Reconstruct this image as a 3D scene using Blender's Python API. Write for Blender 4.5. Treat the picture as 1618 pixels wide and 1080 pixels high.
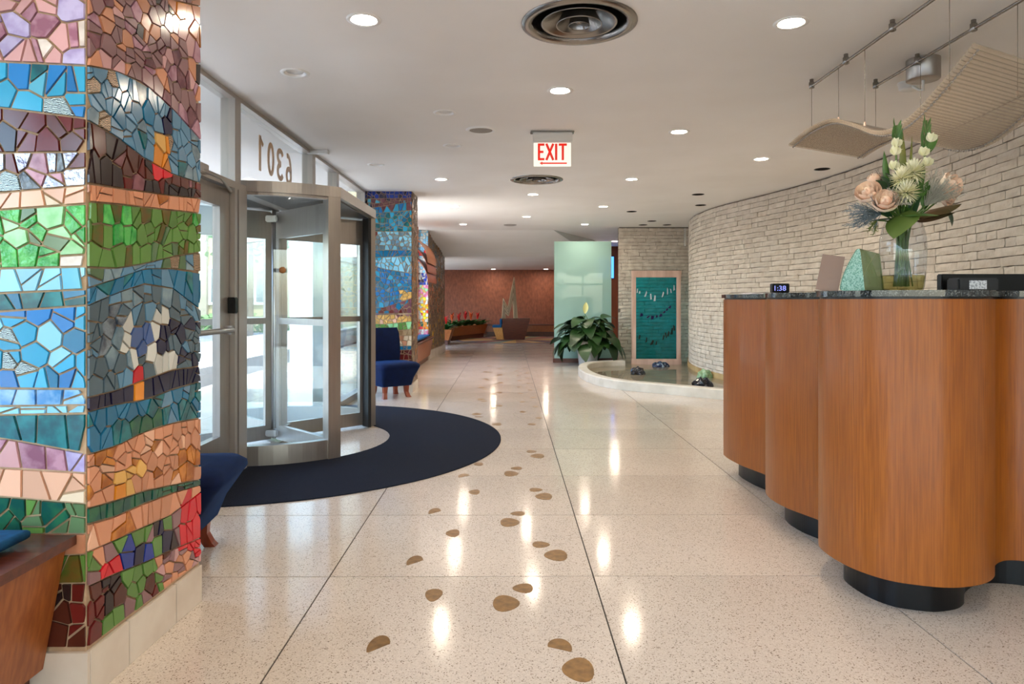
import bpy, bmesh, math, random
from mathutils import Vector, Matrix
from mathutils.geometry import tessellate_polygon

for _o in list(bpy.data.objects):
    bpy.data.objects.remove(_o)
SC = bpy.context.scene
COL = SC.collection
R = random.Random(7)
PI = math.pi

# ------------------------------------------------------------------ camera, sky, sun, exposure
CH = 1.2            # camera height
FPX = 1080.0        # focal length in pixels of the 1618 px wide frame
CX, HY = 809.0, 474.0
ZC = 2.614          # ceiling height
cam_d = bpy.data.cameras.new('camera')
cam_d.sensor_width = 36.0
cam_d.lens = 36.0 * FPX / 1618.0
cam_d.shift_y = (HY - 540.0) / 1618.0
cam_d.clip_start = 0.02
cam_d.clip_end = 400
cam = bpy.data.objects.new('camera', cam_d)
cam.location = (0, 0, CH)
cam.rotation_euler = (PI / 2, 0, 0)
COL.objects.link(cam)
SC.camera = cam

world = bpy.data.worlds.new('sky')
SC.world = world
world.use_nodes = True
wn = world.node_tree.nodes
wl = world.node_tree.links
bgn = wn['Background']
sky = wn.new('ShaderNodeTexSky')
sky.sky_type = 'NISHITA'
sky.sun_disc = False
sky.sun_elevation = math.radians(66)
sky.sun_rotation = math.radians(150)
sky.air_density = 1.0
sky.dust_density = 2.0
wl.new(sky.outputs[0], bgn.inputs[0])
bgn.inputs[1].default_value = 0.9

sun_d = bpy.data.lights.new('sun', 'SUN')
sun_d.energy = 4.6
sun_d.angle = math.radians(0.6)
sun_d.color = (1.0, 0.94, 0.86)
sun = bpy.data.objects.new('sun', sun_d)
sun.rotation_euler = Vector((-0.12, 0.38, -0.92)).to_track_quat('-Z', 'Y').to_euler()
sun.location = (5, -5, 20)
COL.objects.link(sun)

def portal(name, loc, rot, sx, sy):
    d = bpy.data.lights.new(name, 'AREA')
    d.shape = 'RECTANGLE'
    d.size, d.size_y = sx, sy
    d.cycles.is_portal = True
    o = bpy.data.objects.new(name, d)
    o.location = loc
    o.rotation_euler = rot
    COL.objects.link(o)
portal('portal_side', (-2.1, 7.5, 1.3), (0, -PI / 2, 0), 2.6, 13)
portal('portal_near', (-3.3, -3.1, 1.3), (0, -PI / 2, 0), 2.6, 9.6)
portal('portal_lobby', (-4.6, 19.5, 1.3), (0, -PI / 2, 0), 1.9, 6.6)
portal('portal_rear', (0, -8.1, 1.3), (PI / 2, 0, 0), 6.4, 2.6)

SC.view_settings.view_transform = 'Standard'
SC.view_settings.look = 'None'
SC.view_settings.gamma = 1.0
SC.view_settings.use_curve_mapping = False
SC.view_settings.exposure = 1.18
LAMP = 175.0          # emission strength of a lit downlight lens
SC.cycles.max_bounces = 10
SC.cycles.diffuse_bounces = 5
SC.cycles.transparent_max_bounces = 24
SC.cycles.caustics_reflective = False
SC.cycles.caustics_refractive = False
SC.cycles.sample_clamp_indirect = 6.0

# ------------------------------------------------------------------ helpers
def P(px, py, y):
    """the point at depth y seen at photo pixel px, py"""
    return Vector(((px - CX) / FPX * y, y, CH + (HY - py) / FPX * y))
def F(px, py, z=0.0):
    """the point of the level z seen at photo pixel px, py"""
    y = FPX * (CH - z) / (py - HY)
    return Vector(((px - CX) / FPX * y, y, z))

def link(o, parent=None):
    COL.objects.link(o)
    if parent is not None:
        o.parent = parent
    return o

def tag(o, label=None, cat=None, group=None, kind=None):
    if label: o['label'] = label
    if cat: o['category'] = cat
    if group: o['group'] = group
    if kind: o['kind'] = kind
    return o

def empty(name, loc=(0, 0, 0), rz=0.0, label=None, cat=None, group=None, kind=None):
    o = bpy.data.objects.new(name, None)
    o.location = loc
    o.rotation_euler = (0, 0, rz)
    o.empty_display_size = 0.1
    link(o)
    return tag(o, label, cat, group, kind)

def copy_tree(o, parent=None):
    c = o.copy()
    COL.objects.link(c)
    c.parent = parent
    for ch in list(o.children):
        copy_tree(ch, c)
    return c

class MB:
    """collects shapes; build() links them as ONE mesh object"""
    def __init__(self):
        self.v, self.f, self.m, self.s = [], [], [], []
    def add(self, verts, faces, mi=0, smooth=False):
        b = len(self.v)
        self.v += [tuple(x) for x in verts]
        for f in faces:
            self.f.append([b + i for i in f]); self.m.append(mi); self.s.append(smooth)
        return self
    def box(self, x0, x1, y0, y1, z0, z1, mi=0, M=None):
        vs = [Vector((x, y, z)) for z in (z0, z1) for (x, y) in ((x0, y0), (x1, y0), (x1, y1), (x0, y1))]
        if M is not None: vs = [M @ v for v in vs]
        return self.add(vs, [(3, 2, 1, 0), (4, 5, 6, 7), (0, 1, 5, 4), (1, 2, 6, 5), (2, 3, 7, 6), (3, 0, 4, 7)], mi)
    def bbox(self, x0, x1, y0, y1, z0, z1, b=0.004, mi=0, M=None):
        """box with chamfered edges"""
        bm = bmesh.new()
        bmesh.ops.create_cube(bm, size=1)
        for v in bm.verts:
            v.co = Vector(((x0 + x1) / 2 + v.co.x * (x1 - x0), (y0 + y1) / 2 + v.co.y * (y1 - y0), (z0 + z1) / 2 + v.co.z * (z1 - z0)))
        bmesh.ops.bevel(bm, geom=bm.edges[:], offset=b, segments=2, affect='EDGES')
        return self.bm(bm, mi, M)
    def bm(self, bm, mi=0, M=None, smooth=False):
        bm.verts.index_update()
        self.add([(M @ v.co if M is not None else v.co.copy()) for v in bm.verts], [[v.index for v in f.verts] for f in bm.faces], mi, smooth)
        bm.free()
        return self
    def prism(self, pts, z0, z1, mi=0, cap=True, smooth=False):
        """pts: counter-clockwise plan outline"""
        n = len(pts)
        vs = [(p[0], p[1], z0) for p in pts] + [(p[0], p[1], z1) for p in pts]
        self.add(vs, [(i, (i + 1) % n, n + (i + 1) % n, n + i) for i in range(n)], mi, smooth)
        if cap:
            tri = tessellate_polygon([[Vector((p[0], p[1], 0)) for p in pts]])
            self.add([(p[0], p[1], z1) for p in pts], [t if _ccw(pts, t) else t[::-1] for t in tri], mi)
            self.add([(p[0], p[1], z0) for p in pts], [t[::-1] if _ccw(pts, t) else t for t in tri], mi)
        return self
    def loft(self, rings, mi=0, close=True, caps=True, smooth=True):
        n = len(rings[0]); vs = []
        for r in rings: vs += list(r)
        fs = []
        for k in range(len(rings) - 1):
            for i in range(n if close else n - 1):
                j = (i + 1) % n
                fs.append((k * n + i, k * n + j, (k + 1) * n + j, (k + 1) * n + i))
        self.add(vs, fs, mi, smooth)
        if caps:
            self.add(rings[0], [list(range(n))[::-1]], mi)
            self.add(rings[-1], [list(range(n))], mi)
        return self
    def tube(self, path, r, n=8, mi=0, caps=True):
        path = [Vector(p) for p in path]
        rr = r if isinstance(r, (list, tuple)) else [r] * len(path)
        rings = []
        up = None
        for i, p in enumerate(path):
            d = (path[min(i + 1, len(path) - 1)] - path[max(i - 1, 0)]).normalized()
            if up is None:
                up = Vector((0, 0, 1)) if abs(d.z) < 0.9 else Vector((1, 0, 0))
            a = d.cross(up).normalized(); b = a.cross(d).normalized(); up = b
            rings.append([p + (a * math.cos(2 * PI * k / n) + b * math.sin(2 * PI * k / n)) * rr[i] for k in range(n)])
        return self.loft(rings[::1], mi, True, caps, True)
    def lathe(self, prof, n=24, mi=0, c=(0, 0, 0), smooth=True, caps=False):
        rings = [[(c[0] + r * math.cos(2 * PI * k / n), c[1] + r * math.sin(2 * PI * k / n), c[2] + z) for k in range(n)] for r, z in prof]
        return self.loft(rings, mi, True, caps, smooth)
    def disc(self, c, r, n=24, mi=0, down=False):
        vs = [(c[0] + r * math.cos(2 * PI * k / n), c[1] + r * math.sin(2 * PI * k / n), c[2]) for k in range(n)]
        return self.add(vs, [list(range(n))[::-1] if down else list(range(n))], mi)
    def build(self, name, mats, parent=None):
        me = bpy.data.meshes.new(name)
        me.from_pydata(self.v, [], self.f)
        if not isinstance(mats, (list, tuple)): mats = [mats]
        for m in mats: me.materials.append(m)
        if any(self.m): me.polygons.foreach_set('material_index', self.m)
        me.polygons.foreach_set('use_smooth', self.s)
        me.update()
        return link(bpy.data.objects.new(name, me), parent)

def _ccw(pts, t):
    a, b, c = (pts[i] for i in t)
    return (b[0] - a[0]) * (c[1] - a[1]) - (b[1] - a[1]) * (c[0] - a[0]) > 0

def catmull(pts, n=8, closed=False):
    pts = [Vector(p) for p in pts]; out = []
    m = len(pts)
    for i in range(m if closed else m - 1):
        if closed:
            p0, p1, p2, p3 = pts[(i - 1) % m], pts[i], pts[(i + 1) % m], pts[(i + 2) % m]
        else:
            p0, p1, p2, p3 = pts[max(i - 1, 0)], pts[i], pts[i + 1], pts[min(i + 2, m - 1)]
        for k in range(n):
            t = k / n
            out.append(0.5 * ((2 * p1) + (p2 - p0) * t + (2 * p0 - 5 * p1 + 4 * p2 - p3) * t * t + (3 * p1 - p0 - 3 * p2 + p3) * t ** 3))
    if not closed: out.append(pts[-1])
    return out

def offset(pts, d):
    """offset a closed counter-clockwise outline outward by d"""
    n = len(pts); out = []
    for i in range(n):
        a, b, c = Vector(pts[i - 1][:2]), Vector(pts[i][:2]), Vector(pts[(i + 1) % n][:2])
        e1, e2 = (b - a), (c - b)
        if e1.length < 1e-6: e1 = e2
        if e2.length < 1e-6: e2 = e1
        n1 = Vector((e1.y, -e1.x)).normalized(); n2 = Vector((e2.y, -e2.x)).normalized()
        nn = (n1 + n2)
        nn = nn.normalized() if nn.length > 1e-6 else n1
        k = max(0.5, nn.dot(n1))
        out.append(b + nn * d / k)
    return out

# ------------------------------------------------------------------ materials
def srgb(r, g, b):
    f = lambda c: (c / 12.92 if c <= 0.04045 else ((c + 0.055) / 1.055) ** 2.4)
    return (f(r / 255), f(g / 255), f(b / 255))

MATS = {}
def mat(name, c, rough=0.5, metal=0.0, c2=None, scale=8.0, stretch=(1, 1, 1), detail=3.0, bump=0.0, bscale=None, spec=0.5,
        emit=None, estr=0.0, island=0.0, coat=0.0, ramp=(0.35, 0.65), coord='Object', bstretch=None):
    if name in MATS: return MATS[name]
    m = bpy.data.materials.new(name); MATS[name] = m
    m.use_nodes = True
    nt = m.node_tree; N = nt.nodes; L = nt.links
    b = N['Principled BSDF']
    b.inputs['Base Color'].default_value = (*c, 1)
    b.inputs['Roughness'].default_value = rough
    b.inputs['Metallic'].default_value = metal
    b.inputs['Specular IOR Level'].default_value = spec
    b.inputs['Coat Weight'].default_value = coat
    b.inputs['Coat Roughness'].default_value = 0.08
    m.diffuse_color = (*c, 1)
    out = None
    tc = None
    def coords(st):
        nonlocal tc
        if tc is None: tc = N.new('ShaderNodeTexCoord')
        mp = N.new('ShaderNodeMapping'); mp.inputs['Scale'].default_value = st
        L.new(tc.outputs[coord], mp.inputs[0])
        return mp.outputs[0]
    if c2 is not None:
        nz = N.new('ShaderNodeTexNoise'); nz.inputs['Scale'].default_value = scale; nz.inputs['Detail'].default_value = detail
        L.new(coords(stretch), nz.inputs['Vector'])
        rp = N.new('ShaderNodeMapRange'); rp.inputs[1].default_value = ramp[0]; rp.inputs[2].default_value = ramp[1]
        L.new(nz.outputs['Fac'], rp.inputs[0])
        mx = N.new('ShaderNodeMix'); mx.data_type = 'RGBA'
        mx.inputs[6].default_value = (*c, 1); mx.inputs[7].default_value = (*c2, 1)
        L.new(rp.outputs[0], mx.inputs[0])
        out = mx.outputs[2]
    if island:
        g = N.new('ShaderNodeNewGeometry')
        oi = N.new('ShaderNodeObjectInfo')
        ad = N.new('ShaderNodeMath'); ad.operation = 'ADD'
        L.new(g.outputs['Random Per Island'], ad.inputs[0]); L.new(oi.outputs['Random'], ad.inputs[1])
        fr = N.new('ShaderNodeMath'); fr.operation = 'FRACT'; L.new(ad.outputs[0], fr.inputs[0])
        rp = N.new('ShaderNodeMapRange'); rp.inputs[3].default_value = 1 - island; rp.inputs[4].default_value = 1 + island
        L.new(fr.outputs[0], rp.inputs[0])
        hs = N.new('ShaderNodeHueSaturation')
        if out is None: hs.inputs['Color'].default_value = (*c, 1)
        else: L.new(out, hs.inputs['Color'])
        L.new(rp.outputs[0], hs.inputs['Value'])
        out = hs.outputs[0]
    if out is not None: L.new(out, b.inputs['Base Color'])
    if bump:
        nz = N.new('ShaderNodeTexNoise'); nz.inputs['Scale'].default_value = bscale or scale * 3; nz.inputs['Detail'].default_value = 4
        L.new(coords(bstretch or (1, 1, 1)), nz.inputs['Vector'])
        bp = N.new('ShaderNodeBump'); bp.inputs['Strength'].default_value = bump; bp.inputs['Distance'].default_value = 0.01
        L.new(nz.outputs['Fac'], bp.inputs['Height']); L.new(bp.outputs[0], b.inputs['Normal'])
    if emit:
        b.inputs['Emission Color'].default_value = (*emit, 1); b.inputs['Emission Strength'].default_value = estr
    return m

def glass_mat(name, tint=(0.93, 0.97, 0.96), refl=1.0, rough=0.0, diff=None, dfac=0.0):
    """thin pane: tinted transmission, Fresnel reflection, optional frosted body"""
    if name in MATS: return MATS[name]
    m = bpy.data.materials.new(name); MATS[name] = m
    m.use_nodes = True
    nt = m.node_tree; N = nt.nodes; L = nt.links
    N.remove(N['Principled BSDF'])
    tr = N.new('ShaderNodeBsdfTransparent'); tr.inputs[0].default_value = (*tint, 1)
    body = tr.outputs[0]
    if diff:
        df = N.new('ShaderNodeBsdfDiffuse'); df.inputs[0].default_value = (*diff, 1)
        tl = N.new('ShaderNodeBsdfTranslucent'); tl.inputs[0].default_value = (*diff, 1)
        md = N.new('ShaderNodeMixShader'); md.inputs[0].default_value = 0.4
        L.new(df.outputs[0], md.inputs[1]); L.new(tl.outputs[0], md.inputs[2])
        mb = N.new('ShaderNodeMixShader'); mb.inputs[0].default_value = dfac
        L.new(body, mb.inputs[1]); L.new(md.outputs[0], mb.inputs[2]); body = mb.outputs[0]
    gl = N.new('ShaderNodeBsdfGlossy'); gl.inputs['Roughness'].default_value = rough
    fr = N.new('ShaderNodeFresnel'); fr.inputs[0].default_value = 1.45
    mu = N.new('ShaderNodeMath'); mu.operation = 'MULTIPLY'; mu.inputs[1].default_value = refl
    L.new(fr.outputs[0], mu.inputs[0])
    ge = N.new('ShaderNodeNewGeometry')          # the far side of a pane reflects like its near side
    mi_ = N.new('ShaderNodeMapRange'); mi_.inputs[3].default_value = 1.45; mi_.inputs[4].default_value = 1 / 1.45
    L.new(ge.outputs['Backfacing'], mi_.inputs[0]); L.new(mi_.outputs[0], fr.inputs[0])
    ms = N.new('ShaderNodeMixShader')
    L.new(mu.outputs[0], ms.inputs[0]); L.new(body, ms.inputs[1]); L.new(gl.outputs[0], ms.inputs[2])
    L.new(ms.outputs[0], N['Material Output'].inputs[0])
    m.diffuse_color = (*tint, 0.3)
    return m

def terrazzo(name, base, chip, dark, rough):
    m = bpy.data.materials.new(name); MATS[name] = m
    m.use_nodes = True
    nt = m.node_tree; N = nt.nodes; L = nt.links; b = N['Principled BSDF']
    tc = N.new('ShaderNodeTexCoord')
    v = N.new('ShaderNodeTexVoronoi'); v.inputs['Scale'].default_value = 260
    L.new(tc.outputs['Object'], v.inputs['Vector'])
    sx = N.new('ShaderNodeSeparateColor'); L.new(v.outputs['Color'], sx.inputs[0])
    def step(sock, lo, hi):
        r = N.new('ShaderNodeMapRange'); r.inputs[1].default_value = lo; r.inputs[2].default_value = hi
        L.new(sock, r.inputs[0]); return r.outputs[0]
    def mix(f, a, c2):
        x = N.new('ShaderNodeMix'); x.data_type = 'RGBA'
        L.new(f, x.inputs[0])
        if isinstance(a, tuple): x.inputs[6].default_value = (*a, 1)
        else: L.new(a, x.inputs[6])
        if isinstance(c2, tuple): x.inputs[7].default_value = (*c2, 1)
        else: L.new(c2, x.inputs[7])
        return x.outputs[2]
    c1 = mix(step(sx.outputs[0], 0.3, 0.9), base, chip)
    dk = step(sx.outputs[1], 0.93, 0.94)
    c2 = mix(dk, c1, dark)
    nz = N.new('ShaderNodeTexNoise'); nz.inputs['Scale'].default_value = 1.3; nz.inputs['Detail'].default_value = 5
    L.new(tc.outputs['Object'], nz.inputs['Vector'])
    hv = N.new('ShaderNodeHueSaturation')
    oi = N.new('ShaderNodeObjectInfo')
    ra = N.new('ShaderNodeMapRange'); ra.inputs[3].default_value = 0.96; ra.inputs[4].default_value = 1.03
    L.new(oi.outputs['Random'], ra.inputs[0])
    rn = N.new('ShaderNodeMapRange'); rn.inputs[1].default_value = 0.3; rn.inputs[2].default_value = 0.7; rn.inputs[3].default_value = 0.95; rn.inputs[4].default_value = 1.04
    L.new(nz.outputs['Fac'], rn.inputs[0])
    mm = N.new('ShaderNodeMath'); mm.operation = 'MULTIPLY'; L.new(ra.outputs[0], mm.inputs[0]); L.new(rn.outputs[0], mm.inputs[1])
    L.new(c2, hv.inputs['Color']); L.new(mm.outputs[0], hv.inputs['Value'])
    L.new(hv.outputs[0], b.inputs['Base Color'])
    rr = N.new('ShaderNodeMapRange'); rr.inputs[1].default_value = 0.3; rr.inputs[2].default_value = 0.7; rr.inputs[3].default_value = rough * 0.8; rr.inputs[4].default_value = rough * 1.25
    L.new(nz.outputs['Fac'], rr.inputs[0]); L.new(rr.outputs[0], b.inputs['Roughness'])
    b.inputs['Specular IOR Level'].default_value = 0.32
    return m

M_floor = terrazzo('terrazzo', srgb(212, 199, 185), srgb(196, 182, 167), srgb(138, 122, 107), 0.12)
M_joint = mat('joint', srgb(48, 38, 30), 0.7)
M_ceil = mat('ceiling_paint', srgb(241, 239, 236), 0.7, c2=srgb(236, 233, 229), scale=1.2)
M_white = mat('white_paint', srgb(225, 224, 220), 0.4)
M_trim = mat('white_trim', srgb(244, 244, 242), 0.35)
M_steel = mat('brushed_steel', srgb(172, 165, 158), 0.34, 0.8, c2=srgb(166, 159, 152), scale=60, stretch=(1, 1, 0.05))
M_steel_d = mat('dark_steel', srgb(150, 145, 139), 0.27, 0.9)
M_alu = mat('aluminium', srgb(178, 172, 166), 0.42, 0.55)
M_black = mat('black_plastic', srgb(9, 9, 10), 0.3, spec=0.3)
M_bmetal = mat('black_rubber', srgb(20, 20, 22), 0.6)
M_wood = mat('desk_wood', srgb(150, 84, 24), 0.36, c2=srgb(128, 68, 18), scale=16, stretch=(9, 9, 0.3), detail=8, bump=0.03, bscale=60, bstretch=(8, 8, 0.3), coat=0.08, spec=0.35)
M_wood_d = mat('dark_wood', srgb(94, 42, 24), 0.35, c2=srgb(70, 28, 16), scale=6, stretch=(1, 8, 8), detail=5, coat=0.2)
M_wood_r = mat('red_wood', srgb(150, 62, 26), 0.35, c2=srgb(120, 44, 18), scale=8, stretch=(6, 6, 1), coat=0.2)
M_wood_m = mat('mid_wood', srgb(164, 94, 42), 0.4, c2=srgb(140, 74, 32), scale=8, stretch=(8, 8, 1), coat=0.15)
M_wood_l = mat('light_wood', srgb(208, 150, 84), 0.4, c2=srgb(190, 130, 66), scale=8, stretch=(6, 6, 1))
M_gran = mat('black_granite', srgb(22, 24, 26), 0.12, c2=srgb(96, 98, 98), scale=160, ramp=(0.52, 0.66), coat=0.3)
M_brick = mat('stone_brick', srgb(216, 206, 192), 0.85, c2=srgb(186, 172, 156), scale=9, detail=6, bump=0.5, bscale=38, island=0.06, ramp=(0.3, 0.75), coord='Object')
M_mort = mat('mortar', srgb(122, 108, 94), 0.9, c2=srgb(104, 92, 80), scale=12)
M_carpet = mat('navy_carpet', srgb(27, 31, 42), 0.95, c2=srgb(37, 42, 55), scale=220, bump=0.5, bscale=300, spec=0.1)
M_velvet = mat('blue_velvet', srgb(6, 19, 54), 0.85, c2=srgb(4, 14, 42), scale=14, spec=0.15)
MATS['blue_velvet'].node_tree.nodes['Principled BSDF'].inputs['Sheen Weight'].default_value = 0.15
MATS['blue_velvet'].node_tree.nodes['Principled BSDF'].inputs['Sheen Tint'].default_value = (0.05, 0.25, 0.8, 1)
M_blue_f = mat('blue_fabric', srgb(20, 84, 128), 0.8, c2=srgb(16, 70, 112), scale=40, spec=0.2)
M_brass = mat('brass', srgb(146, 108, 58), 0.4, 0.4, c2=srgb(116, 84, 44), scale=30, bump=0.05, bscale=90)
M_marble = mat('white_marble', srgb(222, 212, 198), 0.3, c2=srgb(206, 192, 176), scale=5, detail=6)
M_grout = mat('grout', srgb(196, 166, 134), 0.9, c2=srgb(178, 148, 116), scale=30)
M_rwall = mat('terracotta_plaster', srgb(134, 76, 51), 0.7, c2=srgb(108, 57, 37), scale=16, stretch=(1, 1, .45), detail=9, bump=0.12, bscale=30)
M_bwood = mat('brown_panelling', srgb(128, 62, 32), 0.5, c2=srgb(108, 50, 26), scale=3, stretch=(6, 6, 0.5))
M_glass = glass_mat('clear_glass', (0.94, 0.97, 0.97))
M_teal = glass_mat('teal_glass', (0.10, 0.74, 0.83), 1.0)
M_frost = glass_mat('frosted_glass', (0.66, 0.86, 0.82), 0.9, 0.01, srgb(186, 220, 212), 0.84)
M_vase = glass_mat('vase_glass', (0.86, 0.87, 0.88), 1.3)
M_water = glass_mat('water', (0.97, 0.97, 0.93), 0.8, .03)
M_lens = mat('lit_lens', (1, 0.9, 0.75), 0.5, emit=(1.0, 0.86, 0.68), estr=LAMP)
M_lens_off = mat('unlit_lens', srgb(190, 188, 184), 0.3)
M_copper = mat('copper_frame', srgb(222, 194, 180), 0.4, 0.3, c2=srgb(204, 172, 156), scale=12, stretch=(1, 1, 0.2))
M_gold = glass_mat('gold_letter', (.8, .6, .35), .3, .3, srgb(228, 180, 112), .97)
M_exit_w = mat('exit_panel', srgb(240, 236, 226), 0.4, emit=(1.0, 0.96, 0.86), estr=0.28)
M_exit_r = mat('exit_red', srgb(196, 24, 14), 0.4, emit=(0.85, 0.03, 0.01), estr=0.25)

# ------------------------------------------------------------------ floor
TX, TY, FR = 1.1465, 0.848, 0.0055
fl = MB(); fl.box(-5.5, 6.0, -8.5, 24.5, -0.2, -0.004)
floor = tag(fl.build('floor', M_joint), 'polished cream terrazzo lobby floor', None, None, 'structure')
gx0, gy0 = 0.3585 + 0.0055 * 2.14, 2.972
Mrot = Matrix.Rotation(FR, 4, 'Z')
tile_me = None
for i in range(-4, 4):
    for j in range(-12, 25):
        cx_, cy_ = gx0 + (i + 0.5) * TX, gy0 + (j + 0.5) * TY
        w = Mrot @ Vector((cx_, cy_, 0))
        if w.y < -7.6 or w.y > 23.5 or w.x < -4.9 or w.x > 4.6: continue
        if tile_me is None:
            g = 0.003
            t = MB(); t.box(-TX / 2 + g, TX / 2 - g, -TY / 2 + g, TY / 2 - g, -0.02, 0.0)
            o = t.build('floor_tile', M_floor, floor); tile_me = o.data
        else:
            o = link(bpy.data.objects.new('floor_tile', tile_me), floor)
        o.location = (w.x, w.y, 0); o.rotation_euler = (0, 0, FR)

# brass hoof inlays: (x, y, width, height in the photo, which end is pointed)
HOOF = [(599, 1017, 34, 27, 'bl'), (685, 940, 28, 20, 'd'), (656, 885, 25, 15, 'bl'), (715, 842, 22, 12, 'l'), (687, 807, 19, 9.5, 'bl'),
        (749, 777, 18, 8, 'l'), (733, 751, 17, 6, 'bl'), (756, 733, 15, 5, 'l'),
        (913, 1058, 51, 39, 'l'), (884, 1019, 38, 21, 'br'), (800, 953, 43, 26, 'r'), (826, 929, 33, 15, 'l'),
        (878, 877, 37, 18, 'l'), (855, 860, 28, 10, 'r'), (806, 825, 31, 14, 'r'), (818, 811, 23, 7, 'l'),
        (859, 784, 27, 11, 'l'), (847, 773.5, 21, 6, 'r'), (808, 748, 23, 8.5, 'r'), (816, 739.5, 18, 5, 'l'),
        (849, 720, 22, 7, 'l'), (840, 713, 16, 4, 'r'),
        (785, 670, 15.5, 4.5, 'l'), (840, 670, 12.5, 3.2, 'l'), (753, 654, 15, 3.6, 'r'), (756, 658, 12, 1.8, 'r'), (851, 660, 10, 2.6, 'l'), (826, 650.3, 10, 2.8, 'r'),
        (788, 640.6, 12, 2.8, 'l'), (780, 644, 10.5, 2.2, 'l'), (846, 642, 9, 2.2, 'l'), (825.5, 634.4, 9, 1.9, 'r'),
        (760, 630.5, 12, 2.6, 'r'), (765, 633.5, 10, 1.5, 'r'), (842.5, 627.6, 9, 1.9, 'l'), (823, 621, 8, 1.8, 'r'),
        (788, 619.8, 11, 2.2, 'l'), (780.5, 622.2, 9, 1.5, 'l'), (838, 615.7, 8, 1.6, 'l'), (820.5, 610.8, 7.5, 1.6, 'r'),
        (761, 612, 11, 2.1, 'r'), (766.5, 614.3, 8.5, 1.3, 'r'), (835, 605.4, 7, 1.3, 'l'), (820.5, 600.7, 6.5, 1.4, 'r'),
        (790, 604.3, 10, 1.6, 'l'), (784.5, 606.5, 7.5, 1.0, 'l'), (833.5, 596.5, 6, 1.2, 'l'), (818, 593, 6, 1.3, 'r'),
        (767, 598.5, 9.5, 1.7, 'r'), (770.5, 600.4, 8, 1.1, 'r'), (790, 592, 9, 1.5, 'l'), (785, 593.5, 7, 1.0, 'l'),
        (831.5, 589, 5.5, 1.2, 'l'), (816.8, 585.8, 5, 1.2, 'r'), (768, 587, 8.5, 1.5, 'r'), (773, 588.3, 7, 1.0, 'r'),
        (790.5, 582, 8, 1.3, 'l'), (829, 582.3, 5, 0.9, 'l'), (773.5, 578, 8, 1.3, 'r')]
def hoof_outline(kind):
    pts = []
    for k in range(20):
        a = 2 * PI * k / 20
        r = 0.5 * (1 + 0.0 * math.cos(a))
        x, y = math.cos(a) * 0.5, math.sin(a) * 0.5
        if kind == 'l': x, y = x, y * (0.62 + 0.42 * (x + 0.3))
        elif kind == 'r': x, y = x, y * (0.62 - 0.42 * (x - 0.3))
        elif kind == 'bl':
            t = max(0.0, (-x - y)); x, y = x - 0.12 * t * t, y - 0.2 * t * t
            y = max(y, -0.22 + 0.55 * x) if x > -0.6 else y
        elif kind == 'br':
            t = max(0.0, (x - y)); x, y = x + 0.12 * t * t, y - 0.2 * t * t
            y = max(y, -0.22 - 0.35 * x)
        elif kind == 'd':
            x, y = x * (0.8 + 0.5 * y), y
        pts.append((x, y))
    x0, x1 = min(p[0] for p in pts), max(p[0] for p in pts); y0, y1 = min(p[1] for p in pts), max(p[1] for p in pts)
    return [((x - (x0 + x1) / 2) / (x1 - x0), (y - (y0 + y1) / 2) / (y1 - y0)) for x, y in pts]
for (hx, hy, hw, hh, kd) in HOOF:
    c = F(hx, hy)
    near, far = F(hx, hy + hh / 2), F(hx, hy - hh / 2)
    wx = hw / FPX * c.y; wy = far.y - near.y
    pts = [(x * wx, y * wy) for x, y in hoof_outline(kd)]
    o = MB().prism(pts, -0.002, 0.0012).build('brass_inlay', M_brass, floor)
    o.location = (c.x, (near.y + far.y) / 2, 0)

# ------------------------------------------------------------------ ceiling with the round openings
def CP(px, py): 
    y = FPX * (ZC - CH) / (HY - py)
    return ((px - CX) / FPX * y, y)
LIT = [(575, 31, 'lit downlight nearest the glass entrance, left of the large round air vent'),
       (1250, 36, 'lit downlight nearest the hanging tube sculpture, right of the large air vent'),
       (885, 143, 'lit downlight between the large air vent and the exit sign'),
       (1073, 208, 'lit downlight in the open ceiling right of the exit sign'),
       (1203, 251, 'lit downlight in front of the curved stone wall'),
       (697, 283, 'lit downlight left of the small round vent, nearest the far mosaic pillar'),
       (998, 283, 'lit downlight right of the small round vent'),
       (842, 307, 'lit downlight just beyond the small round vent'),
       (718, 326, 'lit downlight left of the row beyond the small vent'),
       (953, 326, 'lit downlight over the frosted glass screen side, nearer of two'),
       (832, 342, 'lit downlight before the sloped ceiling, in the middle'),
       (924, 354, 'lit downlight over the frosted glass screen side, farther of two'),
       (732, 354, 'lit downlight before the sloped ceiling, leftmost')]
OFF = [(466, 115, 'unlit white downlight nearest the transom window'),
       (703, 178, 'unlit white downlight just before the round ceiling speaker'),
       (715, 230, 'unlit white downlight just beyond the round ceiling speaker'),
       (594, 260, 'unlit white downlight near the far mosaic pillar')]
HOLES = [(1299, 267, 'dark ceiling opening nearest the flower vase, above the stone wall'),
         (1103, 307, 'dark ceiling opening at the bend of the stone wall, nearer of two'),
         (1107, 324, 'dark ceiling opening at the bend of the stone wall, farther of two'),
         (998, 334, 'dark ceiling opening leftmost above the fountain'),
         (1030, 349, 'dark ceiling opening in the middle of the fountain three'),
         (1016, 355, 'dark ceiling opening above the left side of the fountain frame'),
         (1054, 355, 'dark ceiling opening above the right side of the fountain frame')]
REAR = [(-0.9, 1.2), (1.2, 1.2), (0.2, -0.6), (2.4, -0.6), (-1.6, -2.2), (1.2, -2.4), (-0.4, -4.4), (2.0, -4.4)]
VENTS = [(915, 36, 0.295), (848, 283.5, 0.31)]
CANR = 0.064
cans = [(CP(x, y), CANR) for x, y, _ in LIT] + [(CP(x, y), CANR) for x, y, _ in OFF] + [(CP(x, y), 0.075) for x, y, _ in HOLES] \
    + [((x, y), CANR) for x, y in REAR] + [(CP(x, y), r - 0.05) for x, y, r in VENTS]
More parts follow.
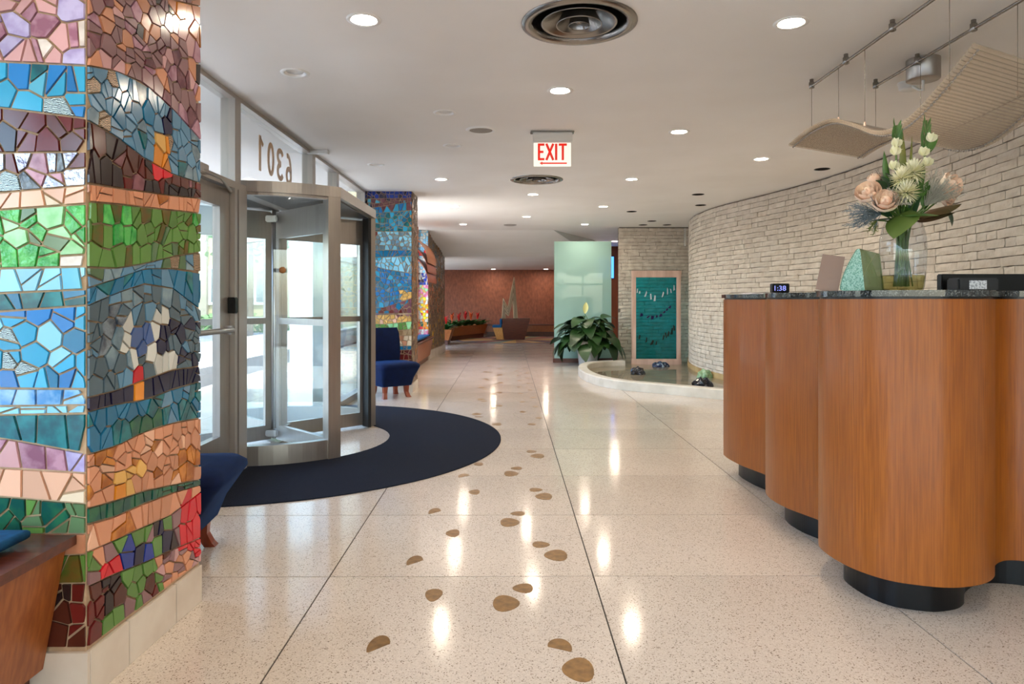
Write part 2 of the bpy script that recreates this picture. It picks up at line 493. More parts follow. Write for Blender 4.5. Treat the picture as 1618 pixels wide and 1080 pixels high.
outer = [(-3.7, -8.5), (5.2, -8.5), (5.2, 24), (1.96, 24), (1.96, 16.2), (0.84, 13.8), (-2.0, 13.8), (-2.0, 8.9), (-3.7, 8.9)]
loops = [[Vector((x, y, 0)) for x, y in outer]]
for (cx_, cy_), r in cans:
    loops.append([Vector((cx_ + r * math.cos(2 * PI * k / 16), cy_ - r * math.sin(2 * PI * k / 16), 0)) for k in range(16)])
flat = [p for lp in loops for p in lp]
tris = tessellate_polygon(loops)
ce = MB()
ce.add([(p.x, p.y, ZC) for p in flat], [(t[::-1] if _ccw(flat, t) else t) for t in tris])
# sloped part, cheek and the lower ceiling of the far lobby
ce.add([(-2.0, 13.8, ZC), (0.84, 13.8, ZC), (1.6, 16.0, 2.22), (-2.0, 16.0, 2.22)], [(3, 2, 1, 0)])
ce.add([(-4.6, 16.0, 2.22), (1.6, 16.0, 2.22), (1.96, 16.2, 2.22), (1.96, 24, 2.22), (-4.6, 24, 2.22)], [(4, 3, 2, 1, 0)])
ce.add([(0.84, 13.8, ZC), (1.96, 16.2, ZC), (1.96, 16.2, 2.22), (1.6, 16.0, 2.22)], [(0, 3, 2, 1)])
ce.add([(1.96, 16.2, ZC), (1.96, 24, ZC), (1.96, 24, 2.22), (1.96, 16.2, 2.22)], [(0, 3, 2, 1)])
ceiling = tag(ce.build('ceiling', M_ceil), 'white painted ceiling with sloped step', None, None, 'structure')
MB().box(-3.75, 6.0, -8.7, 8.9, 2.85, 3.2).box(-2.05, 6.0, 8.9, 16.3, 2.85, 3.2).box(-4.6, 6.0, 16.3, 24.4, 2.85, 3.2).build('trim_1', M_white)
tag(bpy.data.objects['trim_1'], 'flat roof slab above the ceiling', None, None, 'structure')

def downlight(x, y, z, label, lit=True, hole=False, group=None, name='downlight'):
    r = 0.075 if hole else CANR
    t = empty(name, (x, y, z), 0, label, 'ceiling light' if not hole else 'ceiling opening', group)
    if hole:
        MB().lathe([(r, 0.10), (r, -0.001), (r + 0.007, -0.003), (r + 0.008, 0.0)], 24).build('rim', M_black, t)
        MB().disc((0, 0, 0.10), r, 24, 0, True).build('can', M_black, t)
    else:
        MB().lathe([(r - 0.004, 0.035), (r - 0.002, -0.002), (r + 0.004, -0.005), (r + 0.022, -0.004), (r + 0.024, 0.0)], 28).build('trim_ring', M_trim, t)
        MB().disc((0, 0, 0.012 if lit else 0.034), r - 0.003, 24, 0, True).build('lens', M_lens if lit else M_lens_off, t)
        if not lit:
            MB().lathe([(r * 0.35, 0.03), (r * 0.8, 0.006), (r * 0.92, 0.02)], 20).build('reflector', M_trim, t)
    return t
for x, y, lb in LIT: downlight(*CP(x, y), ZC, lb, True, False, 'lit recessed downlights')
for x, y, lb in OFF: downlight(*CP(x, y), ZC, lb, False, False, 'unlit recessed downlights')
for x, y, lb in HOLES: downlight(*CP(x, y), ZC, lb, False, True, 'dark ceiling openings', 'ceiling_opening')
for k, (x, y) in enumerate(REAR): downlight(x, y, ZC, 'lit downlight in the ceiling behind the viewer, out of the picture', True, False, 'downlights behind the viewer')
def surf_light(x, y, z, lb):
    t = empty('downlight', (x, y, z), 0, lb, 'ceiling light', 'downlights over the far wall')
    MB().lathe([(0.066, -0.012), (0.09, -0.012), (0.095, 0.0)], 24).build('trim_ring', M_trim, t)
    MB().disc((0, 0, -0.010), 0.067, 24, 0, True).build('lens', M_lens, t)
surf_light((779.7 - CX) / FPX * 22.3, 22.3, 2.22, 'lit downlight washing the terracotta wall, left one')
surf_light((862.7 - CX) / FPX * 22.3, 22.3, 2.22, 'lit downlight washing the terracotta wall, right one')
surf_light(2.45, 16.3, ZC, 'lit downlight behind the frosted glass screen')

def vent(px, py, r, lb):
    x, y = CP(px, py)
    t = empty('air_vent', (x, y, ZC), 0, lb, 'air vent', 'round ceiling air vents')
    MB().lathe([(r - 0.055, 0.02), (r - 0.052, -0.008), (r - 0.03, -0.014), (r, -0.006), (r, 0.0)], 48).build('rim', M_steel_d, t)
    MB().lathe([(r - 0.051, 0.22), (r - 0.051, 0.0)], 40).disc((0, 0, 0.2), r - 0.05, 40, 0, True).build('duct', M_bmetal, t)
    for k, (ro, zz) in enumerate(((0.66, -0.004), (0.40, -0.012), (0.19, -0.016))):
        a = r * ro
        MB().lathe([(a * 0.62, 0.085), (a * 0.78, 0.035), (a * 0.97, zz + 0.006), (a, zz), (a * 0.985, zz - 0.004), (a * 0.94, zz + 0.002), (a * 0.72, 0.03), (a * 0.55, 0.083)], 44).build('cone', M_steel_d, t)
    MB().lathe([(0.004, -0.006), (r * 0.07, 0.0), (r * 0.1, 0.02)], 20).build('hub', M_steel_d, t)
vent(915, 36, 0.295, 'large round metal air vent with concentric cones at the top of the picture')
vent(848, 283.5, 0.31, 'round metal air vent just beyond the exit sign')
x, y = CP(760, 205)
t = empty('ceiling_speaker', (x, y, ZC), 0, 'round flush ceiling speaker with grey mesh left of exit sign', 'speaker')
MB().lathe([(0.095, -0.006), (0.105, -0.012), (0.125, -0.006), (0.127, 0)], 32).build('rim', M_trim, t)
MB().lathe([(0.001, -0.010), (0.06, -0.009), (0.096, -0.005)], 32).build('grille', mat('grille', srgb(168, 160, 152), 0.6, c2=srgb(130, 124, 118), scale=300), t)
x, y = CP(806, 355)
MB().lathe([(0.002, -0.02), (0.08, -0.018), (0.12, -0.006), (0.125, 0)], 24, c=(x, y, ZC)).build('ceiling_diffuser', M_alu)
tag(bpy.data.objects['ceiling_diffuser'], 'small pale disc on the ceiling before the sloped part', 'ceiling disc')

# ------------------------------------------------------------------ walls around
def wall(name, mb, m, label): return tag(mb.build(name, m), label, None, None, 'structure')
wall('wall_back', MB().box(-4.7, 2.1, 23.0, 23.2, 0, 2.3), M_rwall, 'terracotta plaster wall at the far end')
wall('wall_lobby', MB().box(1.9, 5.2, 18.0, 18.2, 0, 2.7).box(1.9, 2.0, 18.2, 23.1, 0, 2.3), M_bwood, 'brown panelled wall behind the glass screen')
wall('wall_outer', MB().box(5.2, 5.4, -8.5, 18.2, 0, 2.8), M_white, 'plain wall closing the staff side')
wall('wall_left', MB().box(-4.6, -1.95, 16.2, 16.3, 2.2, 2.85).box(-4.6, -4.5, 16.3, 23, 2.2, 2.85).box(-4.6, -4.5, 16.2, 23, 0, .35), M_white, 'white spandrel over the far lobby windows')
base = MB().box(-4.6, 2.0, 22.97, 23.0, 0, 0.06)
wall('baseboard_back', base, M_wood_d, 'dark baseboard under the terracotta wall')

# ------------------------------------------------------------------ curved stone brick wall
PITCH, JNT = 0.068, 0.006
curve_pts = [(3.46, 13.25), (3.24, 12.55), (3.08, 11.75), (3.03, 11.1), (3.08, 10.3), (3.24, 9.6), (3.42, 8.9), (3.58, 8.1), (3.66, 7.3), (3.66, 6.4), (3.60, 5.5), (3.48, 4.6), (3.33, 3.7), (3.15, 2.8)]
cv = catmull([(x, y, 0) for x, y in curve_pts], 10)
wr = MB()
def strip(path, z0, z1, mi=0):
    vs = [(p.x, p.y, z0) for p in path] + [(p.x, p.y, z1) for p in path]; n = len(path)
    wr.add(vs, [(i, i + 1, n + i + 1, n + i) for i in range(n - 1)], mi, True)
def pushed(path, d):
    out = []
    for i, p in enumerate(path):
        t_ = (path[min(i + 1, len(path) - 1)] - path[max(i - 1, 0)]).normalized()
        out.append(p - Vector((t_.y, -t_.x, 0)) * d)
    return out
strip(pushed(cv, 0.022), 0, ZC)
wr.box(2.085, 3.6, 13.27, 13.45, 0, ZC)
wr.box(3.15, 5.2, 2.6, 2.8, 0, ZC)
wall_r = wall('wall_right', wr, M_mort, 'curved wall of long pale rough stone bricks')
def brick_mesh(L, rnd, D=0.05):
    H = PITCH - JNT
    nx = max(2, round(L / 0.1))
    vs, fs = [], []
    for j in range(3):
        for i in range(nx + 1):
            e = (i in (0, nx)) or (j in (0, 2))
            u = -L / 2 + L * i / nx + (0 if i in (0, nx) else rnd.uniform(-.01, .01))
            d = rnd.uniform(-.001, .003) if e else rnd.uniform(.003, .008)
            vs.append((u + (rnd.uniform(-.003, .003) if e else 0), -d, -H / 2 + H * j / 2 + (rnd.uniform(-.003, .003))))
    w = nx + 1
    for j in range(2):
        for i in range(nx):
            fs.append((j * w + i, j * w + i + 1, (j + 1) * w + i + 1, (j + 1) * w + i))
    ring = [i for i in range(w)] + [w + nx, 2 * w + nx] + [2 * w + i for i in range(nx - 1, -1, -1)] + [w]
    b = len(vs)
    for i in ring: vs.append((vs[i][0], D, vs[i][2]))
    n = len(ring)
    for k in range(n):
        fs.append((ring[k], b + k, b + (k + 1) % n, ring[(k + 1) % n]))
    return vs, fs
rb = random.Random(3)
def walk(path):
    acc = [0.0]
    for a, b in zip(path, path[1:]): acc.append(acc[-1] + (b - a).length)
    return acc
def at_s(path, acc, s):
    s = min(max(s, 0), acc[-1])
    for i in range(len(acc) - 1):
        if acc[i + 1] >= s:
            t = (s - acc[i]) / max(1e-9, acc[i + 1] - acc[i])
            return path[i].lerp(path[i + 1], t)
    return path[-1]
flatp = [Vector((2.07, 13.25, 0)), Vector((3.47, 13.25, 0))]
bricks = []
CLS = [0.13, 0.18, 0.23, 0.28, 0.34, 0.40, 0.47]
for path in (flatp, cv):
    acc = walk(path)
    for c in range(38):
        z = 0.012 + PITCH * (c + 0.5)
        s = -rb.uniform(0, 0.3)
        while s < acc[-1] - 0.04:
            L = rb.choice(CLS)
            a, b = max(s, 0.0), min(s + L, acc[-1])
            if b - a > 0.03:
                pa, pb = at_s(path, acc, a), at_s(path, acc, b)
                mid = (pa + pb) / 2; d = pb - pa
                bricks.append((mid, math.atan2(d.y, d.x), b - a, z, rb.uniform(-.003, .004)))
            s += L + JNT
def in_view(p, z):
    px = CX + p.x / p.y * FPX; py = HY - (z - CH) / p.y * FPX
    return px < 1640 and py > -20
cand = [k for k, b in enumerate(bricks) if b[0].y > 4 and in_view(b[0], b[3]) and b[3] > 1.22]
cand.sort(key=lambda k: -bricks[k][2] / bricks[k][0].y ** 2)
solo = set(cand[:300])
bmesh_cache = {}
bstuff = MB()
for k, (mid, ang, L, z, dz) in enumerate(bricks):
    nrm = Vector((math.sin(ang), -math.cos(ang), 0))   # towards the room
    loc = mid + nrm * dz; loc.z = z
    if k in solo:
        key = (round(L, 3), rb.randrange(2))
        if key not in bmesh_cache:
            vs, fs = brick_mesh(L, rb)
            o = MB().add(vs, fs).build('brick', M_brick, wall_r); bmesh_cache[key] = o.data
        else:
            o = link(bpy.data.objects.new('brick', bmesh_cache[key]), wall_r)
        o.location = loc; o.rotation_euler = (0, 0, ang)
    else:
        vs, fs = brick_mesh(L, rb)
        M = Matrix.Translation(loc) @ Matrix.Rotation(ang, 4, 'Z')
        bstuff.add([M @ Vector(v) for v in vs], fs)
bs = bstuff.build('brick_courses', M_brick, wall_r); bs['kind'] = 'stuff'
# tan skirting at the wall foot inside the basin
vs = []
sk = [p for p in cv if 8.0 < p.y < 13.1]
skb = MB(); n = len(sk)
skv = [(p.x - 0.02, p.y - 0.01, 0) for p in sk] + [(p.x - 0.02, p.y - 0.01, 0.11) for p in sk] + [(p.x + 0.03, p.y, 0.11) for p in sk]
skb.add(skv, [(i, i + 1, n + i + 1, n + i) for i in range(n - 1)] + [(n + i, n + i + 1, 2 * n + i + 1, 2 * n + i) for i in range(n - 1)])
wall('baseboard_right', skb, mat('tan_skirting', srgb(196, 166, 116), 0.6, c2=srgb(170, 138, 90), scale=4), 'tan skirting along the stone wall foot')
g = MB()
gp = P(1095, 357, 12.9)
g.box(-0.09, 0.09, -0.015, 0.02, -0.16, 0.16)
for k in range(8): g.box(-0.075, 0.075, -0.02, -0.012, -0.14 + k * 0.036, -0.125 + k * 0.036, 1)
vo = g.build('wall_vent', [M_steel_d, M_black]); vo.location = (3.15, 12.45, 2.34); vo.rotation_euler = (0, 0, math.atan2(-.8, -.2) + 0)
tag(vo, 'small dark louvred vent high at the bend of the stone wall', 'vent')

# ------------------------------------------------------------------ mosaic pillars
def tmat(name, c, c2=None, rough=0.14, bump=0.0, bscale=60, scale=18, island=0.16, metal=0.0):
    return mat('mosaic_' + name, srgb(*c), rough, metal, c2=srgb(*c2) if c2 else None, scale=scale, bump=bump, bscale=bscale, island=island, ramp=(0.4, 0.6))
def zebra(name, a, b, sc=70):
    m = bpy.data.materials.new('mosaic_' + name); m.use_nodes = True
    N = m.node_tree.nodes; L = m.node_tree.links; p = N['Principled BSDF']
    tc = N.new('ShaderNodeTexCoord'); w = N.new('ShaderNodeTexWave'); w.inputs['Scale'].default_value = sc
    w.inputs['Distortion'].default_value = 9; w.inputs['Detail'].default_value = 3; w.bands_direction = 'Z'
    L.new(tc.outputs['Object'], w.inputs['Vector'])
    r = N.new('ShaderNodeMapRange'); r.inputs[1].default_value = 0.45; r.inputs[2].default_value = 0.55; L.new(w.outputs['Fac'], r.inputs[0])
    x = N.new('ShaderNodeMix'); x.data_type = 'RGBA'; x.inputs[6].default_value = (*srgb(*a), 1); x.inputs[7].default_value = (*srgb(*b), 1)
    L.new(r.outputs[0], x.inputs[0]); L.new(x.outputs[2], p.inputs['Base Color']); p.inputs['Roughness'].default_value = 0.2
    return m
TM = {
 'pink': tmat('pink', (206, 158, 158)), 'mauve': tmat('mauve', (146, 96, 116), (186, 140, 156)), 'lilac': tmat('lilac', (186, 176, 212), (160, 146, 190)),
 'pearl': tmat('pearl', (222, 214, 206), (200, 186, 178)), 'plum': tmat('plum', (140, 104, 106)), 'plumdark': tmat('plumdark', (98, 52, 62), (130, 80, 88)),
 'turq': tmat('turq', (50, 158, 200)), 'cyan': tmat('cyan', (94, 182, 212)), 'blue': tmat('blue', (28, 116, 184)), 'tealg': tmat('tealg', (28, 120, 128), (20, 84, 96)),
 'maroon': tmat('maroon', (98, 28, 26)), 'brown': tmat('brown', (84, 38, 28)), 'blackbrown': tmat('blackbrown', (40, 26, 28)),
 'silver': tmat('silver', (128, 140, 150), (60, 70, 84), 0.12, 0.8, 50), 'mirror': tmat('mirror', (176, 180, 190), (130, 124, 140), 0.08, 0.5, 40, metal=0.7),
 'peach': tmat('peach', (226, 176, 146)), 'salmon': tmat('salmon', (206, 142, 108)), 'cream': tmat('cream', (228, 206, 176)),
 'orange': tmat('orange', (224, 140, 40)), 'amber': tmat('amber', (160, 88, 28), (196, 124, 50)),
 'green': tmat('green', (94, 136, 64)), 'lgreen': tmat('lgreen', (130, 196, 128), (160, 214, 160)), 'glassgreen': tmat('glassgreen', (40, 150, 60), (90, 190, 90), 0.1, 0.7, 40),
 'olive': tmat('olive', (78, 96, 36), (104, 84, 36)), 'dgreen': tmat('dgreen', (20, 76, 66), (40, 100, 70)), 'moss': tmat('moss', (88, 116, 80)),
 'sky': tmat('sky', (132, 196, 224)), 'marble': tmat('marble', (70, 140, 200), (150, 196, 230), 0.1), 'slate': tmat('slate', (78, 98, 110)), 'steelblue': tmat('steelblue', (92, 136, 166)),
 'greyblue': tmat('greyblue', (126, 150, 160), (96, 120, 136)), 'navy': tmat('navy', (28, 26, 58)), 'royal': tmat('royal', (30, 58, 150)), 'cobalt': tmat('cobalt', (70, 96, 150)),
 'petrol': tmat('petrol', (30, 110, 150)), 'white': tmat('white', (206, 208, 202)), 'red': tmat('red', (206, 30, 44)), 'yellow': tmat('yellow', (236, 208, 36)), 'gold': tmat('gold', (226, 176, 96)),
 'magenta': tmat('magenta', (214, 90, 140), (240, 190, 210)), 'tan': tmat('tan', (176, 146, 110), (150, 120, 84)), 'stone': tmat('stone', (136, 114, 90), (108, 88, 68), 0.5),
 'umber': tmat('umber', (112, 84, 62), (84, 62, 48), 0.5), 'zebra': zebra('zebra', (18, 34, 52), (196, 222, 226)), 'zebrag': zebra('zebrag', (40, 36, 34), (190, 160, 128)),
}
TKEYS = list(TM)
TLIST = [TM[k] for k in TKEYS]
TIDX = {k: i for i, k in enumerate(TKEYS)}

def interp(poly, u):
    if u <= poly[0][0]: return poly[0][1]
    for (a, za), (b, zb) in zip(poly, poly[1:]):
        if u <= b: return za + (zb - za) * (u - a) / max(1e-9, b - a)
    return poly[-1][1]
def clip(poly, nx, ny, c):
    out = []
    for i in range(len(poly)):
        a, b = poly[i - 1], poly[i]
        da, db = nx * a[0] + ny * a[1] - c, nx * b[0] + ny * b[1] - c
        if (da <= 0) != (db <= 0):
            t = da / (da - db); out.append((a[0] + (b[0] - a[0]) * t, a[1] + (b[1] - a[1]) * t))
        if db <= 0: out.append(b)
    return out
def inside(poly, u, v):
    c = False
    for i in range(len(poly)):
        a, b = poly[i - 1], poly[i]
        if (a[1] > v) != (b[1] > v) and u < (b[0] - a[0]) * (v - a[1]) / (b[1] - a[1]) + a[0]: c = not c
    return c
def mosaic_cells(W, bounds, pals, size, gap, rnd, overrides=(), split=0.45):
    """bounds: boundary curves from top to bottom as [(u, z)...]; pals[k]: colours between bounds[k] and bounds[k+1]"""
    cells = []
    for k, pal in enumerate(pals):
        hi, lo = bounds[k], bounds[k + 1]
        h = sum(interp(hi, W * q) - interp(lo, W * q) for q in (0.0, .25, .5, .75, 1.0)) / 5
        if h < 0.006: continue
        rows = max(1, round(h / size)); cols = max(1, round(W / size))
        S = {}
        for i in range(-1, cols + 1):
            for j in range(rows):
                S[i, j] = ((i + .5 + (0.5 if j % 2 else 0) * .6 + rnd.uniform(-.36, .36)) * W / cols, (j + .5 + rnd.uniform(-.34, .34)) * h / rows)
        for (i, j), (u, v) in S.items():
            poly = [(gap / 2, gap / 2), (W - gap / 2, gap / 2), (W - gap / 2, h - gap / 2), (gap / 2, h - gap / 2)]
            for a in range(-3, 4):
                for b in range(-3, 4):
                    q = S.get((i + a, j + b))
                    if q is None or (a == 0 and b == 0): continue
                    nx, ny = q[0] - u, q[1] - v
                    l = math.hypot(nx, ny)
                    if l < 1e-6: continue
                    nx /= l; ny /= l
                    poly = clip(poly, nx, ny, nx * (u + q[0]) / 2 + ny * (v + q[1]) / 2 - gap / 2)
                    if len(poly) < 3: break
                if len(poly) < 3: break
            if len(poly) < 3: continue
            pieces = [poly]
            if split and rnd.random() < split:
                a_ = rnd.uniform(0, PI); nx, ny = math.cos(a_), math.sin(a_)
                mu_ = sum(p[0] for p in poly) / len(poly) + rnd.uniform(-.1, .1) * size; mv_ = sum(p[1] for p in poly) / len(poly) + rnd.uniform(-.1, .1) * size
                c_ = nx * mu_ + ny * mv_
                pieces = [q_ for q_ in (clip(poly, nx, ny, c_ - gap / 2), clip(poly, -nx, -ny, -c_ - gap / 2)) if len(q_) >= 3]
            for poly in pieces:
                out = []
                for (pu, pv) in poly:
                    z0, z1 = interp(lo, pu), interp(hi, pu)
                    out.append((pu, z0 + (z1 - z0) * pv / h))
                ar = abs(sum(out[q - 1][0] * out[q][1] - out[q][0] * out[q - 1][1] for q in range(len(out)))) / 2
                if ar < size * size * 0.06: continue
                cu = sum(p[0] for p in out) / len(out); cz = sum(p[1] for p in out) / len(out)
                col = rnd.choices([p[0] for p in pal], [p[1] for p in pal])[0]
                for (op, oc) in overrides:
                    if inside(op, cu, cz): col = rnd.choice(oc) if isinstance(oc, (list, tuple)) else oc
                cells.append((out, col, ar, cu, cz))
    return cells
def tile_geo(out, O, du, nrm, th, rnd):
    """extruded polygon tile with a slight tilt"""
    tl = [rnd.uniform(-.012, .012), rnd.uniform(-.012, .012)]
    cu = sum(p[0] for p in out) / len(out); cz = sum(p[1] for p in out) / len(out)
    back = [O + du * u + Vector((0, 0, z)) for u, z in out]
    front = [O + du * (cu + (u - cu) * .97) + Vector((0, 0, cz + (z - cz) * .97)) + nrm * (th + tl[0] * (u - cu) + tl[1] * (z - cz)) for u, z in out]
    n = len(out)
    fs = [list(range(n, 2 * n))] + [(i, (i + 1) % n, n + (i + 1) % n, n + i) for i in range(n)]
    # keep faces pointing outward
    v = back + front
    a, b, c = v[n], v[n + 1], v[n + 2]
    if (b - a).cross(c - a).dot(nrm) < 0: fs = [f[::-1] for f in fs]
    return v, fs

rm = random.Random(11)
# --- near pillar
PA, PB = Vector((-1.279, 2.055, 0)), Vector((-1.2506, 2.734, 0))
PW = 0.66
pil = empty('mosaic_pillar', (-1.6, 2.4, 0), 0, 'tall near pillar covered in broken coloured mosaic tiles beside the bench', 'pillar')
pil.location = (0, 0, 0)
BZ = 0.145
core = [(-1.279 - PW, 2.055 + 0.0), (-1.281, 2.055 + .002), (-1.2526, 2.732), (-1.2526 - PW, 2.732)]
MB().prism(core, 0, ZC).build('core', M_grout, pil)
# front face: u runs left to right from X = PA.x - PW
FO = Vector((PA.x - PW, PA.y, 0)); FD = Vector((1, 0, 0)); FN = Vector((0, -1, 0))
SO = PA; SD = (PB - PA).normalized(); SL = (PB - PA).length; SN = Vector((SD.y, -SD.x, 0))
def fz(px, py):     # photo pixel -> (u, z) on the front face
    p = P(px, py, PA.y); return (p.x - FO.x, p.z)
def sz(px, py):     # photo pixel -> (u, z) on the side face
    k = (px - CX) / FPX      # X = k*Y ; X = PA.x + SD.x*u ; Y = PA.y + SD.y*u
    u = (PA.x - k * PA.y) / (k * SD.y - SD.x)
    Y = PA.y + SD.y * u
    return (u, CH + (HY - py) / FPX * Y)
def fb(y0, y1): return [(0, fz(0, y0)[1]), fz(0, y0), fz(137, y1)]
def sb(*ys):        # boundary given at pixel x 137, 181, 226, 270, 315
    return [sz(137 + 44.5 * i, y) for i, y in enumerate(ys)]
top_f = [(0, ZC), (PW, ZC)]; top_s = [(0, ZC), (SL, ZC)]
fbounds = [top_f, fb(-120, -110), fb(98, 104), fb(170, 188), fb(242, 240), fb(305, 293), fb(332, 322), fb(424, 421), fb(463, 457), fb(492, 482), fb(613, 614), fb(641, 639), fb(655, 652), fb(690, 716), fb(738, 746), fb(783, 795), fb(842, 842), fb(880, 874), fb(922, 920), [(0, BZ + .012), (PW, BZ + .012)]]
fp = [[('pink', 3), ('peach', 1)], [('pink', 6), ('mauve', 3), ('lilac', 2), ('pearl', 1)], [('turq', 4), ('cyan', 3), ('blue', 2), ('zebra', .5), ('tealg', 1)],
      [('maroon', 6), ('brown', 2), ('silver', 1), ('blackbrown', 1)], [('mirror', 3), ('silver', 3), ('mauve', 1), ('maroon', 1.5), ('lilac', 1), ('zebra', 1)],
      [('peach', 5), ('cream', 2), ('amber', .6), ('pearl', 1)], [('lgreen', 4), ('glassgreen', 3), ('silver', 1), ('moss', 1), ('pearl', .4)],
      [('sky', 6), ('cyan', 1)], [('tealg', 3), ('glassgreen', 1), ('petrol', 2)], [('sky', 3), ('turq', 3), ('blue', 2), ('zebra', 2), ('petrol', 1)],
      [('marble', 5), ('blue', 1)], [('sky', 4)], [('tealg', 3), ('petrol', 2), ('dgreen', 1), ('blue', 1)], [('lilac', 3), ('mauve', 4), ('pink', 2)],
      [('peach', 5), ('cream', 1)], [('moss', 4), ('dgreen', 3), ('green', 1)], [('salmon', 4), ('peach', 1)], [('green', 4), ('olive', 1)], [('maroon', 3), ('blackbrown', 2), ('brown', 3)]]
sbounds = [top_s, sb(-100, -60, -20, 0, 10), sb(104, 112, 132, 172, 222), sb(190, 215, 250, 275, 290), sb(290, 297, 303, 309, 313), sb(318, 322, 327, 332, 337), sb(422, 424, 417, 405, 398), sb(455, 440, 424, 424, 430), sb(482, 462, 448, 455, 490),
           sb(628, 617, 600, 584, 578), sb(650, 638, 632, 615, 602), sb(718, 704, 682, 668, 660), sb(802, 790, 775, 766, 757), sb(828, 815, 795, 778, 766), sb(872, 852, 832, 812, 776), sb(925, 905, 888, 868, 850), [(0, BZ + .012), (SL, BZ + .012)]]
sp = [[('plum', 3), ('pink', 2)], [('plum', 7), ('salmon', 2.5), ('plumdark', 2), ('mauve', 2), ('pink', 1), ('blackbrown', .4)], [('steelblue', 6), ('greyblue', 2), ('zebrag', .7), ('tealg', .7), ('petrol', .5)],
      [('brown', 5), ('blackbrown', 3), ('maroon', 2), ('plumdark', 1)], [('salmon', 6), ('amber', .8)], [('green', 6), ('olive', 1), ('glassgreen', 1), ('moss', 1)],
      [('steelblue', 3), ('greyblue', 2), ('zebrag', 2), ('moss', .6)], [('petrol', 4), ('tealg', 1), ('steelblue', 1)], [('slate', 6), ('greyblue', .8), ('steelblue', 1)],
      [('navy', 5)], [('petrol', 5), ('tealg', 2), ('dgreen', 1.4), ('steelblue', 1)], [('salmon', 7), ('amber', 1.2), ('peach', 1)], [('dgreen', 5), ('blackbrown', .6)],
      [('salmon', 5), ('amber', .8), ('peach', 1)], [('green', 3), ('salmon', 1.5), ('plum', 1), ('dgreen', .6)], [('brown', 3), ('green', 3), ('maroon', 1), ('plum', 1.5), ('blackbrown', 1)]]
def spoly(*pp): return [sz(*p) for p in pp]
sov = [(spoly((238, 195), (260, 195), (270, 240), (264, 278), (242, 272), (240, 225)), ['orange', 'orange', 'gold', 'amber']),
       (spoly((236, 262), (268, 270), (262, 288), (238, 282)), 'red'),
       (spoly((250, 182), (268, 180), (268, 215), (256, 215)), 'navy'),
       (spoly((258, 0), (315, 0), (315, 70), (290, 30)), ['amber', 'salmon', 'orange']),
       (spoly((145, 330), (200, 330), (200, 400), (150, 400)), ['green', 'glassgreen', 'olive']),
       (spoly((178, 545), (195, 512), (250, 488), (262, 500), (250, 520), (240, 545), (255, 562), (290, 574), (270, 588), (230, 570), (195, 560)), 'white'),
       (spoly((208, 520), (236, 520), (234, 558), (206, 552)), ['cobalt', 'cobalt', 'royal']),
       (spoly((248, 518), (300, 504), (316, 500), (316, 514), (268, 530), (262, 545), (290, 558), (316, 562), (316, 574), (280, 570), (250, 552)), 'navy'),
       (spoly((165, 470), (195, 480), (185, 540), (168, 575), (160, 540)), ['greyblue', 'silver']),
       (spoly((205, 582), (224, 582), (222, 604), (204, 602)), 'red'), (spoly((204, 603), (224, 603), (222, 622), (204, 622)), 'orange'),
       (spoly((172, 745), (205, 730), (245, 712), (262, 730), (225, 765), (180, 780)), ['amber', 'orange', 'salmon', 'gold']),
       (spoly((282, 715), (312, 712), (310, 745), (285, 750)), 'amber'),
       (spoly((190, 853), (233, 846), (233, 892), (190, 913)), ['navy', 'navy', 'royal']), (spoly((244, 833), (276, 822), (276, 862), (250, 878)), ['navy', 'navy', 'blackbrown']),
       (spoly((276, 790), (316, 772), (316, 872), (284, 888)), 'red'), (spoly((145, 905), (180, 880), (191, 876), (191, 912), (152, 936)), 'red'),
       (spoly((137, 925), (186, 900), (188, 960), (137, 1010)), ['brown', 'maroon', 'blackbrown']), (spoly((248, 885), (290, 868), (316, 880), (316, 900), (255, 935)), ['plum', 'pink', 'salmon'])]
fcells = [(c, FO, FD, FN) for c in mosaic_cells(PW, fbounds, fp, 0.064, 0.006, rm)]
scells = [(c, SO, SD, SN) for c in mosaic_cells(SL, sbounds, sp, 0.055, 0.005, rm, sov)]
def pix_area(c, O, du):
    w = O + du * c[3] + Vector((0, 0, c[4]))
    px = CX + w.x / w.y * FPX; py = HY - (w.z - CH) / w.y * FPX
    if not (-5 < px < 1618 and -5 < py < 1085): return 0
    fore = 1.0 if abs(du.x) > .5 else abs((Vector((-w.x, -w.y, 0)).normalized()).dot(SN))
    return c[2] * fore / w.y ** 2
allc = fcells + scells
order = sorted(range(len(allc)), key=lambda k: -pix_area(allc[k][0], allc[k][1], allc[k][2]))
solo = set(order[:300])
rest = MB()
for k, (c, O, du, nn) in enumerate(allc):
    v, fs = tile_geo(c[0], O, du, nn, rm.uniform(0.005, 0.009), rm)
    if k in solo:
        MB().add(v, fs).build('mosaic_tile', TM[c[1]], pil)
    else:
        rest.add(v, fs, TIDX[c[1]])
rs = rest.build('mosaic_rest', TLIST, pil); rs['kind'] = 'stuff'
# white marble base pieces
us = [0, 0.165, 0.46, SL]
us = [0.0, sz(199, 960)[0], sz(274, 960)[0], SL]
for a, b in zip(us, us[1:]):
    q = [SO + SD * (a + .003) + SN * -.005, SO + SD * (a + .003) + SN * .012, SO + SD * (b - .003) + SN * .012, SO + SD * (b - .003) + SN * -.005]
    MB().prism([(p.x, p.y) for p in q][::-1] if _ccw([(p.x, p.y) for p in q][::-1], (0, 1, 2)) else [(p.x, p.y) for p in q], 0.001, BZ).build('base_tile', M_marble, pil)
for a, b in ((0, .33), (.33, PW + .012)):
    MB().box(FO.x + a + .0015, FO.x + b - .0015, PA.y - .012, PA.y, 0.001, BZ).build('base_tile', M_marble, pil)

